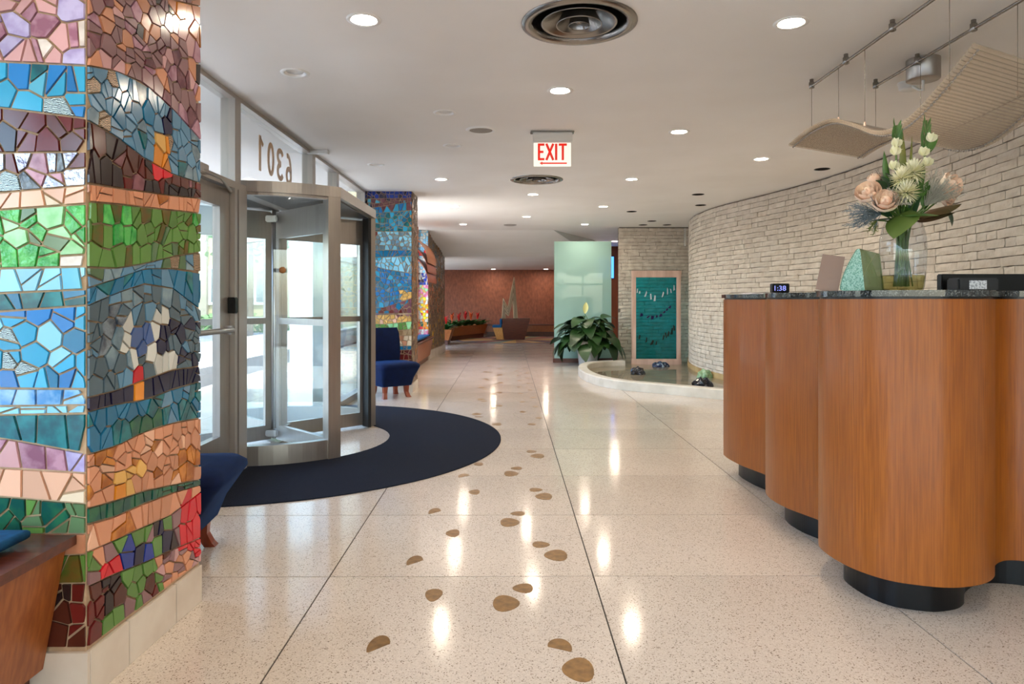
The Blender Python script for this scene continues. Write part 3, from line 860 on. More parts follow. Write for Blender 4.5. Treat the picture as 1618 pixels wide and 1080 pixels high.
def joined_mosaic(name, parent, faces):
    mb = MB()
    for (O, du, nn, W, bounds, pals, size, gap, ov) in faces:
        for c in mosaic_cells(W, bounds, pals, size, gap, rm, ov):
            v, fs = tile_geo(c[0], O, du, nn, rm.uniform(.004, .007), rm)
            mb.add(v, fs, TIDX[c[1]])
    o = mb.build(name, TLIST, parent); o['kind'] = 'stuff'
    return o
# --- far pillar beyond the revolving door
p2 = empty('mosaic_pillar', (0, 0, 0), 0, 'blue mosaic pillar behind the blue chair beyond the revolving door', 'pillar')
Y2, X2 = 8.88, -1.30
MB().box(-2.02, X2 - .008, Y2 + .004, Y2 + .5, 0, ZC).build('core', M_grout, p2)
W2 = 0.72
def b2(*ys): return [(W2 * i / (len(ys) - 1) if len(ys) > 1 else 0, CH + (HY - y) / FPX * Y2) for i, y in enumerate(ys)] if len(ys) > 1 else [(0, CH + (HY - ys[0]) / FPX * Y2), (W2, CH + (HY - ys[0]) / FPX * Y2)]
bd2 = [[(0, ZC), (W2, ZC)], b2(314, 313), b2(332, 318), b2(340, 332), b2(365, 366), b2(395, 395), b2(408, 404), b2(410, 425, 432), b2(486, 486, 470), b2(496, 495, 495), b2(498, 497, 496), b2(510, 512, 507), b2(520, 523, 520), b2(530, 530), b2(548, 546), b2(556, 552), b2(570, 568), b2(598, 598), b2(606, 606)]
pl2 = [[('royal', 4), ('navy', 2)], [('plumdark', 3), ('navy', 1), ('cyan', .6)], [('turq', 2), ('plumdark', 2), ('blue', 1)], [('turq', 2), ('tealg', 2), ('petrol', 2)], [('sky', 4), ('greyblue', 2), ('steelblue', 1)],
       [('petrol', 3), ('blue', 1)], [('sky', 3), ('turq', 1), ('greyblue', 1)], [('blue', 3), ('petrol', 4), ('turq', 1), ('steelblue', 1)], [('maroon', 2), ('petrol', 2), ('plumdark', 1)], [('navy', 3), ('royal', 1)], [('gold', 5), ('peach', 1)],
       [('green', 4), ('lgreen', 1)], [('dgreen', 2), ('tan', 2)], [('salmon', 2), ('cream', 1)], [('petrol', 2), ('steelblue', 2)], [('maroon', 2), ('brown', 2)], [('brown', 3), ('plumdark', 1)], [('tan', 2), ('salmon', 1)]]
ov2 = [([(W2 * .8, b2(460)[0][1]), (W2, b2(460)[0][1]), (W2, b2(478)[0][1]), (W2 * .8, b2(474)[0][1])], 'gold'),
       ([(0.1, b2(362)[0][1]), (.26, b2(362)[0][1]), (.26, b2(376)[0][1]), (.1, b2(376)[0][1])], 'maroon'),
       ([(W2 * .55, b2(496)[0][1]), (W2, b2(478)[0][1]), (W2, b2(498)[0][1]), (W2 * .5, b2(500)[0][1])], ['maroon', 'plumdark'])]
side2 = [('stone', 3), ('umber', 3), ('tan', 1), ('amber', .4)]
joined_mosaic('mosaic', p2, [(Vector((-2.02, Y2, 0)), Vector((1, 0, 0)), Vector((0, -1, 0)), W2, bd2, pl2, 0.062, 0.008, ov2),
                             (Vector((X2, Y2, 0)), Vector((0, 1, 0)), Vector((1, 0, 0)), 0.5, [[(0, ZC), (.5, ZC)], [(0, .12), (.5, .12)]], [side2], 0.07, 0.008, ())])
MB().box(-2.02, X2 + .012, Y2 - .012, Y2 + .5, 0, 0.118).build('base', M_marble, p2)
# --- pillar at the far bench
p3 = empty('mosaic_pillar', (0, 0, 0), 0, 'farthest mosaic pillar with a brown and yellow curved flank under the sloped ceiling', 'pillar')
Y3 = 13.8; A3 = Vector((-1.69, 13.8, 0)); B3 = Vector((-1.60, 16.2, 0))
fw = 0.3
path3 = catmull([A3, Vector((-1.67, 14.6, 0)), Vector((-1.60, 15.4, 0)), B3], 4)
corepts = [(-1.99, 13.805)] + [(p.x - .01, p.y + .004) for p in path3] + [(-1.99, 16.2)]
cm = MB()
def zc3(y): return ZC if y < 13.8 else max(2.22, ZC - (y - 13.8) * (ZC - 2.22) / 2.2)
n = len(corepts)
cm.add([(x, y, 0) for x, y in corepts] + [(x, y, zc3(y)) for x, y in corepts], [(i, (i + 1) % n, n + (i + 1) % n, n + i) for i in range(n)])
cm.build('core', M_grout, p3)
def b3(y): return [(0, CH + (HY - y) / FPX * Y3), (fw, CH + (HY - y) / FPX * Y3)]
faces = [(Vector((-1.99, Y3, 0)), Vector((1, 0, 0)), Vector((0, -1, 0)), fw, [[(0, ZC), (fw, ZC)], b3(395), b3(404), b3(431), b3(450), b3(469), b3(490), b3(508), b3(520), b3(535), b3(545), [(0, .14), (fw, .14)]],
          [[('sky', 3), ('white', 2)], [('red', 2), ('sky', 1)], [('white', 3), ('sky', 2)], [('royal', 2), ('white', 2), ('navy', 1)], [('magenta', 2), ('lgreen', 1), ('gold', 1)], [('white', 3), ('orange', 2), ('yellow', 3)],
           [('white', 2), ('red', 1), ('orange', 1), ('yellow', 2)], [('white', 2), ('orange', 2), ('dgreen', 1), ('red', 1)], [('magenta', 3), ('white', 2)], [('magenta', 2), ('olive', 1)], [('olive', 2), ('brown', 2)]], 0.06, 0.007, ())]
for a, b in zip(path3, path3[1:]):
    d = (b - a); L_ = d.length; d = d.normalized(); nn = Vector((d.y, -d.x, 0))
    zt = zc3(max(a.y, b.y))
    yel = [([(0, .3), (L_, .3), (L_, .75), (0, .7)], ['yellow', 'gold', 'stone', 'umber'])] if rm.random() < .45 else ()
    faces.append((a, d, nn, L_, [[(0, zt), (L_, zt)], [(0, 1.5), (L_, 1.45)], [(0, .9), (L_, .95)], [(0, .18), (L_, .18)]], [[('stone', 3), ('umber', 1), ('greyblue', 1), ('amber', .6)], [('stone', 2), ('umber', 2), ('salmon', 1), ('plumdark', .6)], [('stone', 3), ('umber', 2), ('gold', .6)]], 0.075, .008, yel))
joined_mosaic('mosaic', p3, faces)
for a, b in zip(path3[::2], path3[2::2]):
    d = (b - a).normalized(); nn = Vector((d.y, -d.x, 0))
    q = [a - nn * .01 + d * .003, a + nn * .02 + d * .003, b + nn * .02 - d * .003, b - nn * .01 - d * .003]
    MB().prism([(p.x, p.y) for p in q], 0.001, 0.17).build('base_tile', M_marble, p3)
MB().box(-1.99, -1.67, Y3 - .015, Y3, .001, .14).build('base_tile', M_marble, p3)

# ------------------------------------------------------------------ storefront glazing
XW = -1.95
def pane(parent, x0, x1, y0, y1, z0, z1, m=None, name='pane'): return MB().box(x0, x1, y0, y1, z0, z1).build(name, m or M_glass, parent)
def side_window(name, y0, y1, z0, z1, label, fr=0.05, x=XW):
    t = empty(name, (0, 0, 0), 0, label, None, None, 'structure')
    f = MB()
    f.box(x - .05, x + .05, y0, y0 + fr, z0, z1).box(x - .05, x + .05, y1 - fr, y1, z0, z1)
    f.box(x - .05, x + .05, y0 + fr, y1 - fr, z0, z0 + fr).box(x - .05, x + .05, y0 + fr, y1 - fr, z1 - fr * .6, z1)
    f.build('frame', M_alu, t)
    pane(t, x - .004, x + .004, y0 + fr, y1 - fr, z0 + fr, z1 - fr * .6)
    return t
ZT = 1.965
side_window('window_1', 2.74, 4.74, ZT, ZC, 'transom window over the swing door')
w2 = side_window('window_2', 4.74, 6.56, ZT, ZC, 'transom window with street number over the revolving door')
side_window('window_3', 6.56, 7.46, ZT, ZC, 'transom window right of the street number')
side_window('window_4', 7.46, 8.87, ZT, ZC, 'transom window beside the far pillar')
side_window('window_5', 6.86, 8.87, 0.0, ZT, 'full height window behind the far chair', 0.07)
side_window('window_6', 9.39, 11.6, 0.0, ZC, 'tall window behind the far bench')
side_window('window_7', 11.6, 13.78, 0.0, ZC, 'tall window beside the farthest pillar')
for k in range(4): side_window('window_%d' % (8 + k), -8.0 + 2.45 * k, -8.0 + 2.45 * (k + 1) + (.2 if k == 3 else 0), 0.0, ZC, 'tall street window behind the viewer', 0.06, -3.2)
side_window('window_12', 16.3, 22.9, 0.35, 2.22, 'window of the far lobby', 0.06, -4.5)
def rear_window(name, x0, x1, z0, z1):
    t = empty(name, (0, 0, 0), 0, 'rear entrance glazing behind the viewer', None, None, 'structure')
    f = MB(); q = .05
    f.box(x0, x0 + q, -8.05, -7.95, z0, z1).box(x1 - q, x1, -8.05, -7.95, z0, z1).box(x0 + q, x1 - q, -8.05, -7.95, z0, z0 + q).box(x0 + q, x1 - q, -8.05, -7.95, z1 - q, z1)
    f.build('frame', M_alu, t); pane(t, x0 + q, x1 - q, -8.004, -7.996, z0 + q, z1 - q)
t = empty('window_40', (0, 0, 0), 0, 'window beside the farthest mosaic pillar', None, None, 'structure')
MB().box(-4.5, -4.44, 16.2, 16.3, 0, 2.2).box(-2.01, -1.95, 16.2, 16.3, 0, 2.2).box(-3.25, -3.19, 16.2, 16.3, 0, 2.2).build('frame', M_alu, t)
pane(t, -4.44, -3.25, 16.246, 16.254, 0, 2.2); pane(t, -3.19, -2.01, 16.246, 16.254, 0, 2.2)
for k in range(6): rear_window('window_%d' % (13 + 2 * k), -3.2 + 1.35 * k, -3.2 + 1.35 * (k + 1), 0, 2.0); rear_window('window_%d' % (14 + 2 * k), -3.2 + 1.35 * k, -3.2 + 1.35 * (k + 1), 2.0, ZC)
wall('wall_front', MB().box(-3.3, -1.96, 2.06, 2.2, 0, ZC).box(4.9, 5.3, -8.1, -7.9, 0, ZC), M_white, 'white wall stub beside the near pillar')
def text_mesh(body, size, ext, offs=0.0):
    c = bpy.data.curves.new('lettering', 'FONT'); c.body = body; c.size = size; c.extrude = ext; c.offset = offs; c.align_x = 'LEFT'
    o = bpy.data.objects.new('lettering', c); COL.objects.link(o)
    bpy.context.view_layer.update()
    me = bpy.data.meshes.new_from_object(o.evaluated_get(bpy.context.evaluated_depsgraph_get()))
    bpy.data.objects.remove(o); bpy.data.curves.remove(c)
    return me
def letter(name, body, size, ext, m, parent, Mx, offs=0.0, fit=None):
    me = text_mesh(body, size, ext, offs)
    xs = [v.co.x for v in me.vertices]; ys = [v.co.y for v in me.vertices]
    x0, x1, y0, y1 = min(xs), max(xs), min(ys), max(ys)
    for v in me.vertices:
        x, y = v.co.x - x0, v.co.y - y0
        if fit: x, y = x / (x1 - x0) * fit[0], y / (y1 - y0) * fit[1]
        v.co = Mx @ Vector((x, y, v.co.z))
    me.materials.clear(); me.materials.append(m)
    return link(bpy.data.objects.new(name, me), parent)
def ribbon(mb, path, w, th=.004, closed=False, Mx=None):
    """flat stroke of width w along a 2D path, th thick"""
    n = len(path); L_, R2 = [], []
    for i, p in enumerate(path):
        a = path[i - 1] if (closed or i) else p; b = path[(i + 1) % n] if (closed or i < n - 1) else p
        d = Vector((b[0] - a[0], b[1] - a[1])).normalized(); nn = Vector((-d.y, d.x)) * w / 2
        L_.append((p[0] + nn.x, p[1] + nn.y)); R2.append((p[0] - nn.x, p[1] - nn.y))
    vs = [(x, y, 0) for x, y in L_ + R2] + [(x, y, th) for x, y in L_ + R2]
    fs = []
    for i in range(n if closed else n - 1):
        j = (i + 1) % n
        fs += [(i, j, n + j, n + i), (2 * n + i, 3 * n + i, 3 * n + j, 2 * n + j), (i, 2 * n + i, 2 * n + j, j), (n + i, n + j, 3 * n + j, 3 * n + i)]
    if not closed: fs += [(0, n, 3 * n, 2 * n), (n - 1, 3 * n - 1, 4 * n - 1, 2 * n - 1)]
    mb.add([Mx @ Vector(v) for v in vs] if Mx is not None else vs, fs)
def ell(cx, cy, rx, ry, a0, a1, n=18): return [(cx + rx * math.cos(math.radians(a0 + (a1 - a0) * i / n)), cy + ry * math.sin(math.radians(a0 + (a1 - a0) * i / n))) for i in range(n + 1)]
# reads 6301 from the street, mirrored from inside: digit x runs along -Y
DW, DH, SW = .155, .275, .042
for k, ch in enumerate('6301'):
    MX = Matrix(((0, 0, -1, XW - 0.005), (-1, 0, 0, 6.07 - k * .222), (0, 1, 0, 2.205), (0, 0, 0, 1)))
    b = MB(); q = SW / 2
    if ch == '0': ribbon(b, ell(DW / 2, DH / 2, DW / 2 - q, DH / 2 - q, 0, 340, 17), SW, closed=True, Mx=MX)
    elif ch == '1': ribbon(b, [(DW * .62, 0), (DW * .62, DH)], SW, Mx=MX); ribbon(b, [(DW * .62, DH - q), (DW * .2, DH * .76)], SW * .8, Mx=MX)
    elif ch == '3': ribbon(b, ell(DW * .48, DH * .74, DW * .42, DH * .26 - q, 160, -90, 14) + ell(DW * .48, DH * .28, DW * .5 - q + .006, DH * .28 - q, 90, -160, 14), SW, Mx=MX)
    else:
        ribbon(b, ell(DW / 2, DH * .30, DW / 2 - q, DH * .30 - q, 0, 340, 17), SW, closed=True, Mx=MX)
        ribbon(b, ell(DW * .66, DH * .36, DW * .66 - q, DH * .64 - q, 175, 72, 10), SW, Mx=MX)
    b.build('house_number_digit', M_gold, w2)

# swing door
dr = empty('door_1', (0, 0, 0), 0, 'glazed swing door with push bar between near pillar and revolving door', None, None, 'structure')
f = MB()
y0, y1 = 3.74, 4.655
for (a, b) in ((y0, y0 + .13), (y1 - .15, y1)): f.box(XW - .025, XW + .025, a, b, 0.01, 1.955)
f.box(XW - .025, XW + .025, y0 + .13, y1 - .15, 0.01, 0.30).box(XW - .025, XW + .025, y0 + .13, y1 - .15, 1.82, 1.955)
dl = f.build('leaf', M_steel, dr)
pane(dr, XW - .005, XW + .005, y0 + .13, y1 - .15, .30, 1.82, None, 'glass')
MB().tube([(XW + .07, y0 + .05, 1.0), (XW + .07, y1 - .06, 1.0)], .018, 10).box(XW + .02, XW + .075, y1 - .09, y1 - .05, .97, 1.03).build('push_bar', M_steel, dr)
MB().bbox(XW + .02, XW + .075, y1 - .03, y1 + .03, 1.11, 1.22, .006).build('latch_box', M_black, dr)
MB().tube([(XW - .06, 4.15, 0.75), (XW - .12, 4.15, .8), (XW - .12, 4.15, 1.15), (XW - .06, 4.15, 1.2)], .015, 8).build('pull_handle', M_steel, dr)
MB().tube([(XW + .04, 4.64, 1.94), (XW + .12, 4.3, 1.97), (XW + .05, 4.0, 2.0)], .012, 6).bbox(XW + .03, XW + .09, 3.9, 4.2, 1.97, 2.03, .005).build('door_closer', M_steel, dr)
f = MB()
f.box(XW - .06, XW + .06, y1 + .006, y1 + .05, 0, 1.965).box(XW - .05, XW + .045, y1 + .052, y1 + .075, 0, 1.965, 1).box(XW - .06, XW + .06, y1 + .077, y1 + .22, 0, 1.965)
tag(f.build('trim_2', [M_alu, M_bmetal]), 'metal door post beside the revolving door', None, None, 'structure')
f = MB().box(XW - .06, XW + .06, 2.735, y0 - .01, 0, .1).box(XW - .06, XW + .06, y0 - .06, y0 - .01, .1, 1.965)
tag(f.build('trim_3', M_alu), 'metal door post behind the near pillar', None, None, 'structure')
side_window('window_30', 2.74, 3.68, 0.1, ZT, 'side light hidden behind near pillar')

# ------------------------------------------------------------------ revolving door
RC = Vector((-2.03, 5.866, 0)); RR = 0.94
rd = empty('revolving_door', RC, 0, 'brushed metal revolving door with four glass wings and curved glass enclosure', 'revolving door')
def arc(r, a0, a1, n=14): return [(r * math.cos(math.radians(a0 + (a1 - a0) * i / n)), r * math.sin(math.radians(a0 + (a1 - a0) * i / n))) for i in range(n + 1)]
def arcwall(r0, r1, a0, a1, z0, z1, n=14):
    o, i = arc(r1, a0, a1, n), arc(r0, a0, a1, n)
    return MB().prism(o + i[::-1], z0, z1)
ZB, ZCB, ZCT = 0.15, 1.978, 2.057
A_ = 42.5
for (a0, a1) in ((270 - 47.5, 270 + 47.5), (90 - 47.5, 90 + 47.5)):
    arcwall(RR - .03, RR + .03, a0 + 5, a1 - 5, 0.0, ZB).build('bottom_rail', M_steel, rd)
    arcwall(RR - .006, RR + .006, a0 + 5, a1 - 5, ZB, ZCB - .02).build('curved_glass', M_glass, rd)
    arcwall(RR - .03, RR + .03, a0 + 5, a1 - 5, ZCB - .02, ZCB).build('top_rail', M_steel, rd)
    for (q0, q1) in ((a0, a0 + 6), (a1 - 6, a1)):
        arcwall(RR - .045, RR + .045, q0, q1, 0, ZCB, 3).build('jamb', M_steel, rd)
# dark weather strip on the far jamb of the opening
arcwall(RR - .075, RR - .046, 37.5, 45, 0.01, ZCB - .01, 3).build('brush_strip', M_bmetal, rd)
out = arc(RR + .05, 222.5, 317.5, 16) + arc(RR + .05, 42.5, 137.5, 16)
MB().prism(out, ZCB, ZCT).build('canopy', M_steel, rd)
MB().prism([(p[0] * .94, p[1] * .94) for p in out], ZCB - .012, ZCB).build('canopy_ceiling', mat('soffit_dark', srgb(70, 74, 76), .35, .3), rd)
MB().lathe([(0.001, 1.966), (0.03, 1.966), (0.03, .02), (0.001, .02)], 14).build('shaft', M_steel, rd)
for ang in (46, 136, 226, -44):
    Mr = Matrix.Rotation(math.radians(ang), 4, 'Z')
    w = MB(); L0, L1, T = .05, .885, .02
    w.box(L0, L0 + .05, -T, T, .02, 1.95, 0, Mr).box(L1 - .05, L1, -T, T, .02, 1.95, 0, Mr)
    w.box(L0 + .05, L1 - .05, -T, T, .02, .14, 0, Mr).box(L0 + .05, L1 - .05, -T, T, 1.72, 1.95, 0, Mr).box(L0 + .05, L1 - .05, -T, T, 1.0, 1.05, 0, Mr)
    wg = w.build('wing', M_steel, rd)
    MB().box(L0 + .05, L1 - .05, -.004, .004, .14, 1.0, 0, Mr).box(L0 + .05, L1 - .05, -.004, .004, 1.05, 1.72, 0, Mr).build('glass', M_glass, wg)
    MB().box(L1, L1 + .03, -.006, .006, .03, 1.94, 0, Mr).build('sweep', M_bmetal, wg)
for z in (.05, 1.86):
    h = MB()
    h.bbox(-.11, .11, -.05, .05, z, z + .055, .008).bbox(-.05, .05, -.11, .11, z, z + .055, .008).bbox(-.12, -.07, -.055, .055, z + .03, z + .085, .006).bbox(.07, .12, -.055, .055, z + .03, z + .085, .006)
    h.build('hub_clamp', M_steel, rd)
# small round sticker on the glass
MB().lathe([(0.001, 0), (.024, 0), (.024, .002), (.001, .002)], 16).build('sticker', mat('sticker', srgb(176, 122, 74), .6), rd)
st = bpy.data.objects['sticker']
aa = math.radians(270 + 22)
st.matrix_local = Matrix.Translation((math.cos(aa) * (RR + .007), math.sin(aa) * (RR + .007), 1.42)) @ Matrix.Rotation(aa - PI / 2, 4, 'Z') @ Matrix.Rotation(-PI / 2, 4, 'X')
# navy carpet around it, and the terrazzo disc
a0 = math.degrees(math.asin(0.08 / 1.935)); 
rug = MB().prism(arc(1.935, -87.6, 87.6, 64) + arc(0.965, -85.2, 85.2, 40)[::-1], 0.0005, 0.008).build('entrance_carpet', M_carpet)
rug.location = (RC.x, RC.y, 0)
tag(rug, 'navy half ring entrance carpet around the revolving door', 'carpet')
MB().bbox(-.1, .1, -.03, .03, -.035, -.001, .004).build('door_sensor', M_white)
ds = bpy.data.objects['door_sensor']; ds.location = (-1.83, 6.45, ZC); tag(ds, 'small white sensor bar on ceiling above the street number window', 'sensor')

# ------------------------------------------------------------------ reception desk
TOPZ = 1.238
front = [(1.46, 4.72), (1.455, 4.6), (1.473, 4.44), (1.50, 4.33), (1.542, 4.19), (1.555, 4.08), (1.50, 3.96), (1.42, 3.83), (1.388, 3.68), (1.405, 3.52), (1.45, 3.40), (1.487, 3.30), (1.475, 3.20),
         (1.385, 3.08), (1.325, 2.93), (1.345, 2.74), (1.42, 2.612), (1.52, 2.556), (1.635, 2.533), (1.765, 2.565), (1.86, 2.635), (1.935, 2.74), (2.03, 2.80), (2.13, 2.77), (2.25, 2.65), (2.40, 2.56), (2.56, 2.55), (2.72, 2.62)]
fr_ = [(p.x, p.y) for p in catmull([(x, y, 0) for x, y in front], 7)]
back = [(2.74, 3.2), (2.2, 3.35), (2.0, 3.6), (1.98, 4.4), (1.96, 4.75), (1.86, 4.86), (1.62, 4.86), (1.51, 4.81)]
deskpts = fr_ + back
desk = empty('reception_desk', (0, 0, 0), 0, 'wavy wooden reception desk with black granite top', 'desk')
MB().prism(offset(deskpts, -.10), 0, .135).build('plinth', M_black, desk)
MB().prism(deskpts, .135, 1.205, 0, True, True).build('front_panel', M_wood, desk)
MB().prism(offset(deskpts, -.006), 1.205, 1.214).build('reveal', M_black, desk)
gr = MB().prism(offset(deskpts, .012), 1.214, TOPZ).build('countertop', M_gran, desk)
# black upstand behind the top with a small labelled box
bk = MB().bbox(1.90, 2.72, 3.02, 3.06, TOPZ, TOPZ + .078, .004).build('screen_panel', M_black)
tag(bk, 'low black panel standing along the back of the desk top', 'panel')
bx = empty('card_terminal', (1.94, 2.88, TOPZ), 0, 'small black box with a grey label on the desk top', 'box')
MB().bbox(-.085, .085, -.04, .04, 0.001, .055, .006).build('body', mat('terminal_black', srgb(22, 22, 26), .4), bx)
MB().box(-.04, .032, -.0415, -.0402, .008, .044).build('label_plate', mat('label_grey', srgb(206, 208, 214), .6, c2=srgb(150, 152, 160), scale=120, ramp=(.5, .55)), bx)

# ------------------------------------------------------------------ glass tube sculpture
sc = empty('tube_sculpture', (0, 0, 0), 0, 'wave of clear tubes hanging on wires from two ceiling rails above the desk', 'sculpture')
M_tube = glass_mat('tube_plastic', (0.92, 0.88, 0.83), 1.6, 0.06, srgb(226, 212, 194), 0.26)
wave = catmull([(1.85, 4.55, 2.235), (1.85, 4.28, 2.262), (1.85, 3.98, 2.245), (1.85, 3.72, 2.155), (1.85, 3.50, 2.06), (1.85, 3.32, 2.03), (1.85, 3.14, 2.055), (1.85, 2.96, 2.12), (1.85, 2.80, 2.19), (1.85, 2.74, 2.22)], 24)
wacc = walk(wave)
NT = 86
tl = Vector((.66, .34, -.012))
L_ = tl.length
tb = MB().lathe([(.0108, 0), (.0108, L_)], 12, caps=True)
tube0 = None
for k in range(NT):
    p = at_s(wave, wacc, wacc[-1] * k / (NT - 1))
    if tube0 is None:
        o = tb.build('tube', M_tube, sc); tube0 = o.data
    else:
        o = link(bpy.data.objects.new('tube', tube0), sc)
    o.location = p; o.rotation_mode = 'QUATERNION'; o.rotation_quaternion = tl.to_track_quat('Z', 'Y')
for fr__ in (.04, .93):
    pp = [p + tl * fr__ + Vector((0, 0, -.012)) for p in wave[::4]]
    MB().tube(pp, .003, 5).build('cable', M_steel, sc)
    cl = MB()
    for k in range(NT):
        p = at_s(wave, wacc, wacc[-1] * k / (NT - 1)) + tl * fr__ + Vector((0, 0, -.014))
        bm = bmesh.new(); bmesh.ops.create_icosphere(bm, subdivisions=2, radius=.0062); cl.bm(bm, 0, Matrix.Translation(p), True)
    c_ = cl.build('clips', M_steel, sc); c_['kind'] = 'stuff'
for xr, y1_ in ((1.92, 4.40), (2.33, 4.40)):
    MB().tube([(xr, y1_, 2.57), (xr, 1.9, 2.57)], .009, 8).build('rail', M_steel_d, sc)
    for ys in (4.38, 3.93, 3.45, 2.95, 2.4):
        MB().lathe([(.013, -.058), (.017, -.056), (.017, -.02), (.012, -.018), (.012, 0)], 12, c=(xr, ys, ZC), caps=True).build('standoff', M_steel_d, sc)
def wz(x, y):
    t = (x - 1.85) / tl.x
    best = min(wave, key=lambda p: abs(p.y + tl.y * t - y))
    return best.z + tl.z * t
for xr, ys in ((1.92, 4.38), (1.92, 4.02), (1.92, 3.72), (2.33, 4.38), (2.33, 3.9), (1.92, 3.0), (2.33, 3.15)):
    z = wz(xr, ys)
    MB().tube([(xr, ys, 2.57), (xr, ys, z)], .0018, 5).build('wire', M_steel_d, sc)
    MB().lathe([(.006, 0), (.006, .022), (.003, .026)], 8, c=(xr, ys, z + .006), caps=True).build('wire_grip', M_copper, sc)
x, y = CP(1462, 92)
t = empty('transformer_can', (x, y + .02, ZC), 0, 'grey metal cylinder on ceiling above the tube sculpture', 'canister')
MB().lathe([(.09, 0), (.09, -.118), (.086, -.122), (.001, -.122)], 32).build('body', M_steel, t)
MB().tube([(0, 0, -.12), (.005, .01, -.15), (.02, .03, -.17), (.01, .06, -.16), (-.01, .09, -.13)], .008, 7).build('cable', M_white, t)
MB().lathe([(.001, -.05), (.05, -.05), (.062, -.04), (.065, -.012), (.07, -.01), (.07, 0)], 28).build('smoke_detector', M_white)
o = bpy.data.objects['smoke_detector']; x, y = CP(1456, 120); o.location = (x, y + .13, ZC); tag(o, 'white smoke detector on ceiling behind the grey canister', 'smoke detector')

# ------------------------------------------------------------------ things on the desk
VC = Vector((1.655, 2.895, TOPZ))
va = empty('vase', VC, 0, 'tall clear glass vase holding the flowers on the desk', 'vase')
prof = [(.045, .0), (.075, .002), (.080, .02), (.087, .09), (.090, .16), (.088, .22), (.078, .27), (.066, .298), (.067, .302)]
MB().lathe(prof, 40).build('glass', M_vase, va)
MB().lathe([(.001, .004), (.072, .005), (.076, .02), (.081, .06), (.081, .066), (.001, .066)], 32).build('water', glass_mat('vase_water', (.74, .72, .46), .6), va)
M_stem = mat('stem_green', srgb(74, 104, 40), .5); M_leaf = mat('leaf_green', srgb(58, 96, 38), .4, c2=srgb(82, 120, 54), scale=12)
M_leaf_d = mat('leaf_dark', srgb(34, 66, 38), .35, c2=srgb(46, 82, 48), scale=10); M_leaf_br = mat('leaf_brown', srgb(96, 66, 40), .45, c2=srgb(70, 62, 34), scale=10)
M_leaf_y = mat('leaf_yellow', srgb(132, 130, 60), .45, c2=srgb(92, 108, 48), scale=10)
M_grey = mat('grey_foliage', srgb(170, 168, 156), .7); M_bluegrey = mat('bluegrey_foliage', srgb(116, 130, 140), .7)
M_peach = mat('peach_petal', srgb(250, 234, 214), .55, c2=srgb(244, 208, 184), scale=14); M_ivory = mat('ivory_petal', srgb(240, 236, 212), .55, c2=srgb(226, 222, 176), scale=20)
def blade(L, W, bend=0.3, fold=.2, n=7, power=1.0, tip=1.0):
    """leaf along +X, bending down; returns verts, faces"""
    vs, fs = [], []
    for i in range(n + 1):
        t = i / n
        w = W * (math.sin(PI * min(1, t ** power * .96 + .04)) ** .8)
        if i == n: w = .001
        x = L * t * (1 - .25 * abs(bend) * t); z = -bend * L * t * t
        for s in (-1, 0, 1): vs.append((x, s * w / 2, z + abs(s) * fold * w / 2))
    for i in range(n):
        for s in range(2): fs.append((i * 3 + s, (i + 1) * 3 + s, (i + 1) * 3 + s + 1, i * 3 + s + 1))
    return vs, fs
def orient(p, d, roll=0.0):
    d = Vector(d).normalized()
    return Matrix.Translation(p) @ d.to_track_quat('X', 'Z').to_matrix().to_4x4() @ Matrix.Rotation(roll, 4, 'X')
def add_blade(mb, p, d, L, W, bend=.3, fold=.2, roll=0.0, mi=0, n=7, power=1.0):
    vs, fs = blade(L, W, bend, fold, n, power); M = orient(p, d, roll)
    mb.add([M @ Vector(v) for v in vs], fs, mi, True)
def VP_(px, py, dy=0.0): return P(px, py, VC.y + dy)
rf = random.Random(5)
def stem_to(p, mb, mi=0, r=.004):
    a = VC + Vector((rf.uniform(-.035, .035), rf.uniform(-.035, .035), .02)); m = VC + Vector(((p - VC).x * .18, (p - VC).y * .2, .27))
    mb.tube(catmull([a, m, m.lerp(p, .5) + Vector((0, 0, .01)), p], 4), r, 6, mi)
def rose(px, py, dy, size, face, label):
    c = VP_(px, py, dy)
    t = empty('peach_rose', c, 0, label, 'flower', 'peach roses in the vase')
    h = MB(); face = Vector(face).normalized(); Q = face.to_track_quat('Z', 'Y').to_matrix().to_4x4()
    for ring, (n, tilt, L, W) in enumerate(((4, .14, 1.0, .5), (5, .34, .98, .72), (6, .58, .95, .85), (6, .9, .9, .95))):
        for k in range(n):
            a = 2 * PI * k / n + ring * .6 + rf.uniform(-.15, .15)
            vs, fs = [], []
            for i in range(5):
                for j in range(5):
                    u = i / 4; v = (j / 4 - .5) * 2
                    w = W * (.35 + .65 * math.sin(PI * min(.92, u * .62 + .22)))
                    rad = (.10 + .55 * math.sin(tilt) * math.sin(u * PI * .62)) + ring * .05
                    ang = a + v * w * (.75 if ring else .9)
                    vs.append(Q @ Vector(((rad) * math.cos(ang) * size, rad * math.sin(ang) * size, (L * u * math.cos(tilt * .8) - .45 - .06 * v * v * u) * size)))
            for i in range(4):
                for j in range(4): fs.append((i * 5 + j, i * 5 + j + 1, (i + 1) * 5 + j + 1, (i + 1) * 5 + j))
            h.add(vs, fs, 0, True)
    bm = bmesh.new(); bmesh.ops.create_icosphere(bm, subdivisions=2, radius=size * .30); h.bm(bm, 0, Q @ Matrix.Diagonal((1, 1, 1.25, 1)), True)
    h.build('bloom', M_peach, t)
    s = MB(); stem_to(c - face * size * .4, s); o = s.build('stem', M_stem, t); o.location = -c
